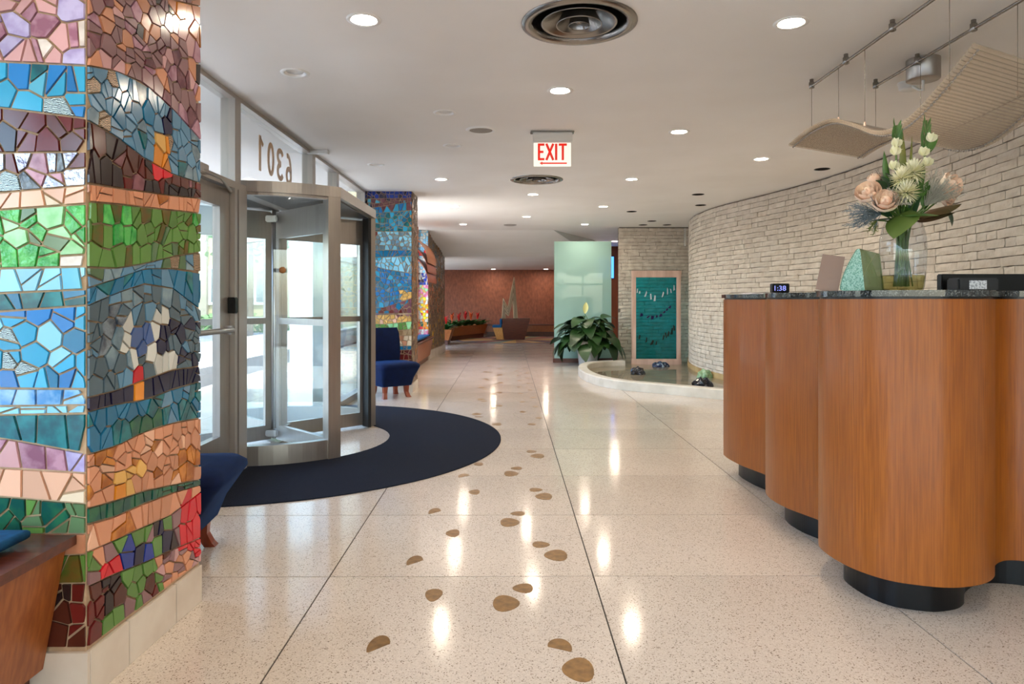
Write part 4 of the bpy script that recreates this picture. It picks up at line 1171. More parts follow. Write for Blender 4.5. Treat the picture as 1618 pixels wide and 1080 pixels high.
def bullet(px, py, dy, r, label):
    c = VP_(px, py, dy)
    t = empty('white_chrysanthemum', c, 0, label, 'flower', 'white chrysanthemums in the vase')
    h = MB()
    for k in range(90):
        a = k * 2.39996; e = math.acos(1 - 1.15 * (k + .5) / 90)
        d = Vector((math.sin(e) * math.cos(a), -math.cos(e) * .9, math.sin(e) * math.sin(a) + .25 * math.cos(e)))
        add_blade(h, d.normalized() * r * .2, d, r * rf.uniform(.8, 1.0), r * .16, -.15, .5, rf.uniform(-.3, .3), 0, 3)
    h.build('bloom', M_ivory, t)
    s = MB(); stem_to(c + Vector((0, .01, -.01)), s); o = s.build('stem', M_stem, t); o.location = -c
def gladiolus(pts, dy, label, blooms):
    P_ = [VP_(x, y, dy) for x, y in pts]
    t = empty('gladiolus', P_[0], 0, label, 'flower', 'gladiolus spikes in the vase')
    s = MB(); a = VC + Vector((rf.uniform(-.03, .03), rf.uniform(-.03, .03), .02)); path = catmull([a, VC + Vector((0, 0, .27))] + P_, 6)
    s.tube(path, [.0055] * (len(path) - 8) + [.004] * 8, 6); o = s.build('stem', M_stem, t); o.location = -P_[0]
    b = MB(); tip = P_[-1]; low = P_[-2]
    d = (tip - low)
    for k in range(9):
        q = k / 8; p = low.lerp(tip, .15 + q * .7) - P_[0]; sd = 1 if k % 2 else -1
        dd = (d.normalized() + Vector((sd * .30, rf.uniform(-.25, 0), 0)))
        add_blade(b, p, dd, .085 - .03 * q, .014 - .004 * q, .03, .7, PI / 2, 0, 6)
    b.build('buds', M_leaf, t)
    f_ = MB()
    for (bx_, by_) in blooms:
        p = VP_(bx_, by_, dy - .01) - P_[0]
        for k in range(6):
            a = 2 * PI * k / 6
            add_blade(f_, p, (math.cos(a) * .5 + .1, -.35 + .25 * math.sin(a * 2), .8 + .2 * math.sin(a)), .042, .026, .25, .35, a, 0, 5)
    f_.build('bloom', M_ivory, t)
rose(1372, 304, -.03, .078, (-.7, -.8, .7), 'peach rose at the left of the bouquet')
rose(1399, 318, -.09, .076, (-.45, -1, .5), 'peach rose in the front of the bouquet above the broad leaf')
rose(1501, 293, -.03, .082, (.5, -1, .35), 'large peach rose at the right edge of the bouquet')
rose(1497, 312, .05, .055, (.5, -1, -.1), 'smaller peach rose half hidden under the right one')
rose(1381, 282, .03, .042, (-.4, -.4, 1), 'small pale rose bud at the upper left of the bouquet')
bullet(1443, 272, -.08, .055, 'white spiky chrysanthemum, upper right of the three')
bullet(1424, 283, -.09, .052, 'white spiky chrysanthemum, left of the three')
bullet(1432, 304, -.11, .052, 'white spiky chrysanthemum, lowest of the three')
gladiolus([(1418, 300), (1416, 250), (1416, 198)], -.01, 'gladiolus spike on the left of the bouquet', [(1413, 245), (1411, 268), (1415, 232)])
gladiolus([(1452, 310), (1460, 258), (1464, 190)], -.02, 'tall gladiolus spike on the right of the bouquet', [(1458, 246), (1470, 224), (1464, 262)])
def spray(name, label, group, pts, m, L, W, bend=.25, fold=.3, power=1.0, roll=0.0, dy=0.0):
    """one big leaf with its stalk, from base pixel to tip pixel"""
    a, b = VP_(*pts[0], dy), VP_(*pts[1], pts[2] if len(pts) > 2 else dy)
    d = b - a
    t = empty(name, a, 0, label, 'leaf', group)
    h = MB(); add_blade(h, Vector((0, 0, 0)), d, d.length if L is None else L, W, bend, fold, roll, 0, 9, power); h.build('blade', m, t)
    s = MB(); stem_to(a, s, 0, .003); o = s.build('stalk', M_stem, t); o.location = -a
G1 = 'broad leaves around the bouquet'
spray('broad_leaf', 'broad green leaf hanging over the front of the vase rim', G1, [(1437, 332), (1400, 352), -.16], mat('leaf_olive', srgb(94, 112, 50), .4, c2=srgb(76, 96, 40), scale=8), .17, .13, .45, -.2, .8, 0, -.07)
spray('broad_leaf', 'broad green leaf lying right over the vase rim', G1, [(1424, 340), (1470, 330), -.13], M_leaf, .14, .10, .25, -.15, .9, .2, -.08)
spray('broad_leaf', 'long brown leaf reaching right of the bouquet, upper one', G1, [(1450, 345), (1522, 312), -.02], M_leaf_br, None, .065, .12, -.3, .9, .5, -.04)
spray('broad_leaf', 'long brown leaf reaching right of the bouquet, lower one', G1, [(1448, 348), (1508, 330), -.05], M_leaf_br, None, .07, .1, -.3, .9, -.3, -.05)
spray('broad_leaf', 'dark green leaf drooping at the right of the bouquet', G1, [(1494, 330), (1511, 356), -.03], M_leaf_d, None, .05, .2, .2, .9, 0, -.02)
spray('broad_leaf', 'dark leaf at the left rim of the vase', G1, [(1415, 345), (1368, 340), -.05], M_leaf_d, None, .06, .2, -.2, .9, 0, -.03)
for k, (a, b) in enumerate((((1400, 300), (1388, 284)), ((1405, 296), (1397, 280)), ((1412, 290), (1406, 278)), ((1395, 315), (1385, 308)), ((1420, 282), (1418, 266)))):
    spray('round_leaf', 'small dark glossy leaf ' + ('beside the upper left rose bud', 'left of the gladiolus stem', 'behind the left white flower', 'between the two left roses', 'above the left white flower')[k], 'small dark leaves of the bouquet', [a, b, -.03], M_leaf_d, .06, .045, .2, .2, .8, .5, -.04)
for k, (a, b, lb) in enumerate((((1440, 345), (1422, 318), 'mid green filler leaf under the lowest white flower'), ((1446, 340), (1452, 308), 'mid green filler leaf right of the lowest white flower'), ((1412, 335), (1404, 300), 'green filler leaf between the two left roses'),
        ((1436, 330), (1436, 296), 'green filler leaf behind the white flowers'), ((1456, 338), (1478, 300), 'green filler leaf among the silvery twigs'), ((1420, 310), (1410, 272), 'green filler leaf left of the white flowers'),
        ((1462, 330), (1466, 290), 'green filler leaf below the tall spike'), ((1408, 342), (1388, 326), 'dark filler leaf under the front rose'), ((1440, 300), (1452, 262), 'green filler leaf above the white flowers'))):
    spray('filler_leaf', lb, 'filler leaves of the bouquet', [a, b, -.05], (M_leaf, M_leaf_d)[k % 2], None, .045, .15, .25, .85, .4 * (k % 3), -.03)
G2 = 'upright sword leaves of the bouquet'
spray('sword_leaf', 'yellowish upright sword leaf in the middle of the bouquet', G2, [(1429, 290), (1427, 210), .0], M_leaf_y, None, .034, .0, .5, .6, PI / 2)
spray('sword_leaf', 'thin yellowish upright sword leaf right of the wide one', G2, [(1436, 290), (1441, 215), .02], M_leaf_y, None, .016, .0, .5, .6, PI / 2, .02)
spray('sword_leaf', 'green upright sword leaf on the left of the bouquet', G2, [(1404, 290), (1397, 238), .0], M_leaf, None, .03, .0, .5, .6, PI / 2)
spray('sword_leaf', 'green sword leaf crossing to the right of the bouquet', G2, [(1445, 322), (1470, 282), -.04], M_leaf, None, .034, .05, .4, .7, 1.0, -.04)
spray('sword_leaf', 'dark thin leaf pointing right under the tall spike', G2, [(1444, 264), (1480, 257), .0], M_leaf_d, None, .012, .05, .3, .6, .6)
spray('sword_leaf', 'green leaf at the tall spike pointing up right', G2, [(1463, 243), (1482, 218), -.03], M_leaf, None, .03, .0, .4, .7, .9, -.03)
spray('sword_leaf', 'short green leaf at the right of the white flowers', G2, [(1448, 312), (1462, 268), -.06], M_leaf, None, .03, .0, .4, .7, .7, -.06)
def bushy(name, label, px, py, dy, rad, n, m, d0, spread, thick=.0012):
    c = VP_(px, py, dy)
    t = empty(name, c, 0, label, 'foliage', 'feathery foliage of the bouquet')
    h = MB(); d0 = Vector(d0).normalized()
    for k in range(n):
        d = (d0 + Vector((rf.uniform(-1, 1), rf.uniform(-1, 1), rf.uniform(-1, 1))) * spread).normalized()
        L = rad * rf.uniform(.6, 1.1); e = d * L
        h.tube([Vector((0, 0, 0)), e * .55 + Vector((0, 0, .004)), e], [thick * 1.4, thick, thick * .5], 4)
        for q in range(7):
            p = e * rf.uniform(.3, 1.0); dd = (d + Vector((rf.uniform(-1, 1), rf.uniform(-1, 1), rf.uniform(-1, 1)))).normalized()
            h.tube([p, p + dd * rf.uniform(.008, .02)], [thick, thick * .6], 3)
    o = h.build('twigs', m, t); o['kind'] = 'stuff'
    s = MB(); stem_to(c, s, 0, .003); o = s.build('stem', M_stem, t); o.location = -c
bushy('feathery_sprig', 'blue grey feathery sprig spreading left of the vase rim', 1392, 338, -.02, .15, 70, M_bluegrey, (-1, -.2, -.1), .5)
bushy('feathery_sprig', 'silvery twiggy sprig on the right of the bouquet', 1462, 325, -.04, .15, 90, M_grey, (.5, -.3, .8), .6)
bushy('feathery_sprig', 'silvery twigs between the front rose and white flowers', 1415, 325, -.09, .07, 24, M_grey, (0, -.4, .5), .9)
bushy('feathery_sprig', 'thin reddish twigs at the upper left of the bouquet', 1405, 300, .02, .10, 12, mat('twig_red', srgb(112, 92, 92), .6), (-.5, 0, 1), .35)
bushy('feathery_sprig', 'small seeded sprig hanging left of the vase', 1385, 348, -.05, .06, 12, M_leaf_y, (-.4, -.2, -.6), .5)

# bent green glass award
aw = empty('glass_award', (0, 0, 0), 0, 'bent green glass award with crackled end beside the vase', 'award')
M_award = glass_mat('award_glass', (.66, .76, .62), 1.6, .05, srgb(150, 164, 124), .5)
M_crack = mat('crackled_glass', srgb(168, 212, 204), .25, c2=srgb(104, 160, 146), scale=200, ramp=(.45, .6), bump=.6, bscale=90)
ay = 2.83
k1, k2, k3 = P(1327, 456, ay), P(1355, 393, ay), P(1367, 456, ay)
zb = TOPZ + .001
pro = catmull([Vector((k1.x + .018, ay, zb)), Vector((k1.x + .001, ay, zb + .012)), Vector((k1.x + .02, ay, zb + .08)), Vector((k2.x - .012, ay, k2.z - .014)), Vector((k2.x + .004, ay, k2.z)), Vector((k2.x + .014, ay, k2.z - .018)), Vector((k3.x, ay, zb))], 5)
sh = Vector((.132, .10, 0))
a = MB()
ring0 = [p for p in pro]; ring1 = [p + sh for p in pro]
ring1 = [Vector((p.x, p.y, zb + (p.z - zb) * .92)) for p in ring1]
a.loft([ring0, ring1], 0, True, False, True)
a.build('body', M_award, aw)
MB().add([p + Vector((0, .003, 0)) for p in pro], [list(range(len(pro)))]).build('end_face', M_crack, aw)
MB().add([p - Vector((0, .003, 0)) for p in ring1], [list(range(len(pro)))[::-1]]).build('rear_face', M_award, aw)
# leaning card stand
cs = empty('card_stand', P(1306, 460, 2.90), 0, 'leaning clear acrylic card holder left of the glass award', 'card stand')
cs.location.z = TOPZ
o = MB().bbox(-.044, .044, -.003, .003, 0.002, .15, .001).build('plate', glass_mat('card_plate', (.85, .8, .78), 1.6, .02, srgb(176, 152, 142), .55), cs)
o.matrix_local = Matrix.Rotation(-.5, 4, 'Z') @ Matrix.Rotation(-.28, 4, 'X') @ Matrix(((1, 0, .34, 0), (0, 1, 0, 0), (0, 0, 1, 0), (0, 0, 0, 1)))
MB().bbox(-.03, .05, .0, .05, 0.001, .004, .001).build('foot', glass_mat('card_plate', (.85, .8, .78)), cs)
# clock
ck = empty('desk_clock', (0, 0, 0), 0, 'small black digital clock with blue digits on the desk top', 'clock')
c = P(1232, 456, 3.62); ck.location = (c.x, c.y, TOPZ)
MB().bbox(-.045, .045, -.02, .02, .001, .050, .003).build('case', M_black, ck)
letter('digits', '1:38', .04, .0006, mat('clock_digit', (.2, .22, .6), .5, emit=(.25, .28, 1.0), estr=.6), ck, Matrix(((1, 0, 0, -.035), (0, 0, -1, -.0208), (0, 1, 0, .012), (0, 0, 0, 1))), 0, (.06, .026))
pp = MB()
for k in range(3): pp.box(-.09 + k * .01, .09 - k * .008, -.1, .1, .001 + k * .003, .0035 + k * .003)
o = pp.build('paper_stack', mat('paper', srgb(226, 216, 218), .7)); c = P(1184, 463, 4.5); o.location = (c.x + .06, 4.5, TOPZ); tag(o, 'small flat stack of papers at the far end of the desk', 'papers')

# ------------------------------------------------------------------ blue chairs
def chair(loc, face, label):
    """face: direction the sitter looks, in degrees"""
    t = empty('slipper_chair', (loc[0], loc[1], 0), math.radians(face) + PI / 2, label, 'chair', 'blue velvet chairs by the revolving door')
    # local: front is -Y
    def rr(w, d, z, yo=0.0, r=.06, n=5, zt=0.0):
        pts = []
        for (sx, sy, a0) in ((1, 1, 0), (-1, 1, 90), (-1, -1, 180), (1, -1, 270)):
            for k in range(n):
                a = math.radians(a0 + 90 * k / (n - 1))
                x, y = sx * (w / 2 - r) + r * math.cos(a), sy * (d / 2 - r) + r * math.sin(a) + yo
                pts.append(Vector((x, y, z + zt * (y - yo))))
        return pts
    s = MB()
    s.loft([rr(.38, .36, .145, .03, .03), rr(.40, .39, .15, .02, .035), rr(.44, .43, .25, .0, .05), rr(.50, .50, .345, -.03, .06), rr(.53, .53, .385, -.045, .08), rr(.53, .53, .41, -.045, .09), rr(.48, .48, .435, -.045, .10), rr(.30, .30, .445, -.045, .10)])
    s.build('seat', M_velvet, t)
    b = MB(); R_ = []
    for k in range(9):
        q = k / 8; z = .30 + q * .53
        w = .36 + .08 * q; y = .20 - .03 * math.sin(PI * q) + .07 * q * q; th = .10 - .03 * q
        r_ = rr(w, th, z, y, .03)
        if k == 8: r_ = [Vector((p.x * .94, y + (p.y - y) * .5, p.z + .01)) for p in r_]
        R_.append([Vector((p.x, p.y - .05 * (abs(p.x) / (w / 2)) ** 2 * .4, p.z + (.012 * (abs(p.x) / (w / 2)) ** 2 if k >= 7 else 0))) for p in r_])
    b.loft(R_); b.build('backrest', M_velvet, t)
    for sx in (-1, 1):
        for sy in (-1, 1):
            l = MB()
            def q4(x, y, w, z): return [Vector((x + a * w, y + b_ * w, z)) for a, b_ in ((-1, -1), (1, -1), (1, 1), (-1, 1))]
            x, y = sx * .145, sy * .145 + .03
            l.loft([q4(x + sx * .02, y + sy * .03, .026, .0), q4(x + sx * .012, y + sy * .018, .024, .02), q4(x, y, .022, .07), q4(x, y, .028, .155)], smooth=False)
            l.build('leg', M_wood_r, t)
    return t
chair((-1.50, 8.50), -53, 'blue velvet slipper chair in front of the far blue mosaic pillar')
chair((-1.60, 3.17), 6, 'blue velvet slipper chair half hidden behind the near mosaic pillar')

# ------------------------------------------------------------------ benches
def bench(t, x0, x1, y0, y1, h, tin, cush):
    """built-in bench: dark top, tapered wooden front on the +X side and y0 end"""
    MB().box(x0, x1, y0, y1, h - .028, h).build('top', M_wood_d, t)
    b = MB()
    b.add([(x0, y0 + .03, .10), (x1 - tin - .03, y0 + tin * .5 + .03, .10), (x1 - tin - .03, y1, .10), (x0, y1, .10), (x0, y0 + .02, h - .03), (x1 - .03, y0 + .02, h - .03), (x1 - .03, y1, h - .03), (x0, y1, h - .03)],
          [(3, 2, 1, 0), (4, 5, 6, 7), (0, 1, 5, 4), (1, 2, 6, 5), (2, 3, 7, 6), (3, 0, 4, 7)])
    b.build('front_panel', M_wood_m, t)
    MB().box(x0, x1 - tin - .07, y0 + .08, y1, 0, .10).build('plinth', M_wood_d, t)
b1 = empty('wooden_bench', (0, 0, 0), 0, 'wooden bench with dark top against the near mosaic pillar', 'bench', 'built in wooden benches')
bench(b1, -3.1, -1.30, .3, 2.04, .5, .07, None)
def cushion(loc, sx, sy, h, label, rz=0, m=None):
    b = MB(); bm = bmesh.new(); bmesh.ops.create_cube(bm, size=1)
    bmesh.ops.subdivide_edges(bm, edges=bm.edges[:], cuts=5, use_grid_fill=True)
    for v in bm.verts:
        x, y, z = v.co.x * 2, v.co.y * 2, v.co.z * 2
        e = max(abs(x), abs(y))
        k = 1 - .55 * max(0, e - .55) / .45 * (abs(z))
        v.co = Vector((x * sx / 2 * (1 - .03 * z * z), y * sy / 2 * (1 - .03 * z * z), z * h / 2 * k + h / 2))
    b.bm(bm, 0, None, True)
    o = b.build('seat_cushion', m or M_blue_f); o.location = loc; o.rotation_euler = (0, 0, rz)
    return tag(o, label, 'cushion', 'blue bench cushions')
cushion((-1.80, 1.50, .501), .84, .92, .06, 'blue seat cushion on the bench by the near pillar')
b2_ = empty('wooden_bench', (0, 0, 0), 0, 'wooden bench under the windows between the two far pillars', 'bench', 'built in wooden benches')
bench(b2_, -1.94, -1.56, 9.42, 13.76, .47, .06, None)
cushion((-1.76, 11.6, .471), .28, 4.0, .07, 'long blue cushion on the bench between the far pillars')
ar = empty('wooden_canopy', (0, 0, 0), 0, 'curved wooden canopy with layered boards above the far bench', 'canopy')
MB().box(-1.93, -1.73, 12.58, 12.64, 0.55, 2.55).build('post', M_wood_m, ar)
for k in range(3):
    z = 2.36 - .17 * k; q = []
    for i in range(13):
        a = PI / 2 * i / 12
        q.append((-1.93 + .46 * math.sin(a), z - .48 * (1 - math.cos(a))))
    b = MB(); vs = []
    for (x, zz) in q: vs += [(x, 11.9, zz), (x, 13.3, zz), (x, 13.3, zz - .022), (x, 11.9, zz - .022)]
    fs = []
    for i in range(12):
        for j in range(4): fs.append((i * 4 + j, i * 4 + (j + 1) % 4, (i + 1) * 4 + (j + 1) % 4, (i + 1) * 4 + j))
    b.add(vs, fs, 0, False); b.add(vs[:4], [(0, 1, 2, 3)]); b.add(vs[-4:], [(3, 2, 1, 0)])
    b.build('curved_board', M_wood_r if k else M_wood_m, ar)

ul = empty('added_fill_light', (-1.60, 9.50, 1.35), 0, 'added fill light hidden behind the blue pillar, brightening the sloped ceiling', 'added lamp')  # unseen fixture, added behind the pillar to brighten the far ceiling slope
UM = Vector((.22, .94, .24)).to_track_quat('Z', 'Y').to_matrix().to_4x4()
MB().bbox(-.17, .17, -.09, .09, -.06, .0, .006, 0, UM).box(-.17, .17, .085, .09, 0, .04, 0, UM).box(-.17, .17, -.09, -.085, 0, .04, 0, UM).build('housing', M_white, ul)
MB().box(-.15, .15, -.07, .07, .001, .006, 0, UM).build('lens', mat('added_fill_lens', (1, 1, 1), .5, emit=(1.0, 0.95, 0.88), estr=115.0), ul)
MB().box(-.02, .02, -.115, -.03, -.03, .01).build('bracket', M_steel_d, ul)

# ------------------------------------------------------------------ exit sign
ey = 5.74; c = P(873, 208, ey)
ex = empty('exit_sign', (c.x, ey, ZC), 0, 'white exit sign with red letters and arrow hanging from the ceiling', 'exit sign')
MB().bbox(-.185, .18, -.045, .045, -.012, -.0005, .003).build('mount_plate', M_steel_d, ex)
MB().bbox(-.165, .165, -.04, .04, -.095, -.012, .006).build('housing', M_white, ex)
MB().bbox(-.158, .155, -.006, .006, -.292, -.095, .002).build('panel', M_exit_w, ex)
EM = lambda x: Matrix(((1, 0, 0, x), (0, 0, -1, -.0062), (0, 1, 0, -.240), (0, 0, 0, 1)))
LH, LW, SW2 = .138, .054, .0195
for x, strokes in ((-.122, [[(.008, 0), (.008, LH)], [(0, LH - .008), (LW, LH - .008)], [(0, LH / 2), (LW * .85, LH / 2)], [(0, .008), (LW, .008)]]),
                   (-.056, [[(.004, 0), (LW + .008, LH)], [(LW + .008, 0), (.004, LH)]]),
                   (.022, [[(.008, 0), (.008, LH)]]),
                   (.052, [[(.034, 0), (.034, LH)], [(0, LH - .008), (.068, LH - .008)]])):
    b = MB()
    for st_ in strokes: ribbon(b, st_, SW2, .0015, False, EM(x))
    b.build('letter', M_exit_r, ex)
am = MB().prism([(-.11, -.004), (-.085, -.018), (-.085, -.010), (.12, -.010), (.12, .002), (-.085, .002), (-.085, .010)], 0, .0015)
o = am.build('arrow', M_exit_r, ex); o.matrix_local = Matrix.Translation((0, -.0065, -.262)) @ Matrix.Rotation(PI / 2, 4, 'X')

# ------------------------------------------------------------------ fountain
cpx = [(3.02, 7.75), (2.67, 8.12), (2.25, 8.47), (1.85, 8.82), (1.52, 9.08), (1.28, 9.42), (1.13, 9.9), (1.06, 10.5), (1.08, 11.15), (1.18, 11.65), (1.38, 12.05), (1.66, 12.28), (2.0, 12.35)]
op = catmull([(x, y, 0) for x, y in cpx], 6)
fo = empty('fountain', (0, 0, 0), 0, 'curved white stone fountain basin at the foot of the stone wall', 'fountain')
nrm_ = []
for i, p in enumerate(op):
    d = (op[min(i + 1, len(op) - 1)] - op[max(i - 1, 0)]).normalized(); nrm_.append(Vector((d.y, -d.x, 0)))
inn = [p + n_ * .15 for p, n_ in zip(op, nrm_)]
CHT = .125
M_curb = mat('curb_stone', srgb(218, 212, 200), .35, c2=srgb(196, 190, 176), scale=4, detail=6)
segs = [0, 18, 36, 54, len(op) - 1]
for a, b in zip(segs, segs[1:]):
    m_ = MB(); rings = []
    for i in range(a, b + 1):
        o_, i_ = op[i], inn[i]; nn = nrm_[i]
        rings.append([Vector((o_.x, o_.y, .001)), Vector((o_.x, o_.y, CHT - .015)), Vector((o_.x, o_.y, CHT)) + nn * .012, Vector((i_.x, i_.y, CHT)) - nn * .012, Vector((i_.x, i_.y, CHT - .015)), Vector((i_.x, i_.y, .001))])
    m_.loft(rings, 0, True, True, False).build('curb_stone', M_curb, fo)
cvin = [p for p in cv if 7.85 < p.y < 13.2]
bas = [(p.x, p.y) for p in inn] + [(2.08, 13.22)] + [(p.x, p.y) for p in cvin]
MB().prism(bas[::-1] if sum((bas[i - 1][0] * bas[i][1] - bas[i][0] * bas[i - 1][1]) for i in range(len(bas))) < 0 else bas, .002, .022).build('basin_floor', mat('wet_stone', srgb(176, 160, 134), .3, c2=srgb(122, 118, 108), scale=2.2, stretch=(1, 2, 1), detail=7, bump=.3, bscale=20), fo)
bb = bas[::-1] if sum((bas[i - 1][0] * bas[i][1] - bas[i][0] * bas[i - 1][1]) for i in range(len(bas))) < 0 else bas
wt = MB(); tri = tessellate_polygon([[Vector((p[0], p[1], 0)) for p in bb]])
wt.add([(p[0], p[1], .034) for p in bb], [t_ if _ccw(bb, t_) else t_[::-1] for t_ in tri]); wt.build('water', M_water, fo)
# framed teal glass panel
gy = 12.5
gp = empty('glass_water_panel', (0, 0, 0), 0, 'teal glass panel in a copper frame standing in the fountain', 'glass panel')
def gx(px): return (px - CX) / FPX * gy
def gz(py): return CH + (HY - py) / FPX * gy
MB().bbox(gx(997.5), gx(1075.5), gy - .05, gy + .05, gz(438), gz(427.5), .006).build('frame_rail', M_copper, gp)
MB().bbox(gx(997), gx(1076), gy - .05, gy + .05, .022, gz(566.5), .006).build('frame_rail', M_copper, gp)
for a, b in ((998, 1004.5), (1068.5, 1075)): MB().bbox(gx(a), gx(b), gy - .035, gy + .035, gz(566.5), gz(438), .005).build('frame_post', M_copper, gp)
MB().box(gx(1004.5), gx(1068.5), gy - .006, gy + .006, gz(566.5), gz(438)).build('glass', M_teal, gp)
M_sh1 = mat('clear_shard', srgb(190, 214, 222), .15); M_sh2 = mat('cobalt_shard', srgb(8, 14, 74), .3, spec=.2); M_sh3 = mat('dark_green_shard', srgb(4, 36, 28), .35, spec=.2)
def shard(px, py, w, h, m, rz):
    s = rf.uniform(-.4, .4)
    pts = [(-w / 2, -h / 2), (w / 2 * rf.uniform(.2, 1), -h / 2 * rf.uniform(.6, 1)), (w / 2, h / 2 * rf.uniform(.4, 1)), (-w / 2 * rf.uniform(-.2, .6), h / 2)]
    pts = [(x * gy / FPX, y * gy / FPX) for x, y in pts]
    o = MB().prism(pts, 0, .012).build('glass_shard', m, gp)
    o.matrix_local = Matrix.Translation((gx(px), gy - .0065, gz(py))) @ Matrix.Rotation(PI / 2, 4, 'X') @ Matrix.Rotation(rz, 4, 'Z')
def zz(x, y): return 980 + x / 6, 420 + y / 6
for (x, y, w, h) in ((160, 235, 2, 7), (182, 250, 2.5, 4), (241, 265, 2.5, 10), (288, 290, 4, 9), (325, 305, 3.5, 9), (403, 270, 2.5, 9), (446, 238, 2, 11), (478, 235, 2, 7), (507, 208, 2.5, 9)): shard(*zz(x, y), w, h, M_sh1, rf.uniform(-.3, .3))
for (x, y, w) in ((198, 462, 5.5), (262, 482, 4.5), (304, 487, 6), (344, 476, 4), (383, 467, 5), (416, 436, 4), (441, 413, 4), (467, 388, 4.5)): shard(*zz(x, y), w, w * 1.05, M_sh2, rf.uniform(-.4, .4))
for (x, y, w, h) in ((182, 670, 2.5, 7), (247, 700, 3, 9), (300, 725, 5, 9), (340, 730, 2.5, 6), (408, 677, 3, 9), (432, 657, 2.5, 9), (454, 640, 4, 9), (485, 617, 4.5, 11), (508, 585, 3.5, 9)): shard(*zz(x, y), w, h, M_sh3, rf.uniform(-.3, .3))
def rock(px, py, w, h, m, label, seed):
    rr_ = random.Random(seed); c = F(px, py, .02)
    b = MB(); W = w / FPX * c.y; H = h / FPX * c.y
    bm = bmesh.new(); bmesh.ops.create_icosphere(bm, subdivisions=3, radius=1)
    for v in bm.verts:
        a = math.atan2(v.co.y, v.co.x); pk = 1 + .35 * math.sin(a * 5 + seed) * .3 + rr_.uniform(-.12, .12)
        z = max(v.co.z, -.05)
        v.co = Vector((v.co.x * W / 2 * pk, v.co.y * W * .38 * pk, (z ** .8 if z > 0 else 0) * H * (.92 + .12 * math.sin(v.co.x * 9 + seed)) + rr_.uniform(0, .008)))
    b.bm(bm); o = b.build('fountain_rock', m); o.location = (c.x, c.y + W * .2, .02)
    tag(o, label, 'rock', 'mineral lumps in the fountain')
M_rock = mat('black_mineral', srgb(18, 20, 30), .2, c2=srgb(120, 124, 130), scale=30, ramp=(.58, .7)); M_rockb = mat('blue_mineral', srgb(24, 40, 74), .2, c2=srgb(150, 168, 184), scale=26, ramp=(.5, .7)); M_rockg = mat('green_mineral', srgb(120, 158, 116), .3, c2=srgb(160, 190, 150), scale=20)
rock(1008, 592, 22, 13, M_rock, 'black glassy lump left in the fountain basin', 1)
rock(1044.5, 580, 25, 9, M_rockb, 'dark blue lump before the framed teal panel', 2)
rock(1114.5, 597, 24, 14, M_rockg, 'pale green lump by the stone wall foot', 3)
rock(1112, 611, 32, 15, M_rock, 'black glassy lump nearest in the fountain basin', 4)

# ------------------------------------------------------------------ frosted glass screen and plant
gs = empty('glass_screen', (0, 0, 0), 0, 'tall frosted pale green glass screen behind the plant', 'glass screen')
MB().bbox(.815, 1.92, 13.2, 13.225, .075, 2.335, .002).build('glass', M_frost, gs)
MB().bbox(.79, 1.95, 13.12, 13.3, 0.001, .08, .004).build('plinth', M_wood_d, gs)
pc = Vector((1.40, 12.62, 0))
pt = empty('potted_peace_lily', pc, 0, 'large leafy peace lily in a grey pot before the frosted glass', 'potted plant')
MB().lathe([(.001, .002), (.16, .002), (.165, .01), (.21, .42), (.215, .45), (.195, .45), (.19, .42), (.001, .40)], 32).build('pot', mat('grey_pot', srgb(190, 190, 188), .4), pt)
MB().lathe([(.001, .415), (.19, .41)], 24).build('soil', mat('soil', srgb(50, 38, 28), .95), pt)
M_lily = mat('lily_leaf', srgb(28, 54, 24), .32, c2=srgb(44, 76, 34), scale=5, island=.2)
rl = random.Random(21)
lily = []
for k in range(4):
    L, W = (.34, .37, .30, .38)[k], (.25, .27, .23, .26)[k]
    b = MB(); vs, fs = blade(L, W, (.55, .8, .4, .65)[k], .16, 8, .85)
    b.add(vs, fs, 0, True)
    me = b.build('leaf', M_lily, pt); lily.append(me.data); bpy.data.objects.remove(me)
for k in range(84):
    a = k * 2.39996 + rl.uniform(-.3, .3); lv = k / 84
    reach = .08 + .34 * (1 - lv) ** .8 + rl.uniform(-.04, .06); hz = .44 + .46 * lv * rl.uniform(.75, 1.05) - .10 * (1 - lv) * rl.random()
    if k % 9 == 4: reach += .1
    tip = Vector((math.cos(a) * reach, math.sin(a) * reach * .8, hz))
    o = link(bpy.data.objects.new('leaf', lily[k % 4]), pt)
    el = .15 + .75 * lv + rl.uniform(-.25, .2)
    o.matrix_local = orient(tip, (math.cos(a), math.sin(a), el - .45), rl.uniform(-.35, .35))
    s = MB().tube(catmull([Vector((math.cos(a) * .05, math.sin(a) * .05, .41)), Vector((math.cos(a) * reach * .4, math.sin(a) * reach * .32, .41 + (hz - .41) * .7)), tip], 3), .006, 5)
    s.build('stalk', M_lily, pt)
b = MB(); fp_ = P(924, 485, 12.6) - pc
b.tube([Vector((0, 0, .41)), Vector((.02, -.05, .8)), fp_ - Vector((0, 0, .12))], .006, 6); b.build('flower_stalk', M_leaf, pt)
b = MB(); add_blade(b, fp_ - Vector((0, 0, .12)), (.12, 0, 1), .22, .10, .05, .6, PI / 2, 0, 8); b.build('spathe', mat('spathe', srgb(224, 222, 150), .5), pt)
fp2 = P(946, 509, 12.5) - pc
b = MB(); add_blade(b, fp2, (1, -.1, .12), .16, .08, .2, .3, 0, 0, 8); b.build('spathe', MATS['spathe'], pt)
b = MB(); b.tube([Vector((0, 0, .41)), Vector((.1, -.05, .7)), fp2], .006, 6); b.build('flower_stalk', M_leaf, pt)

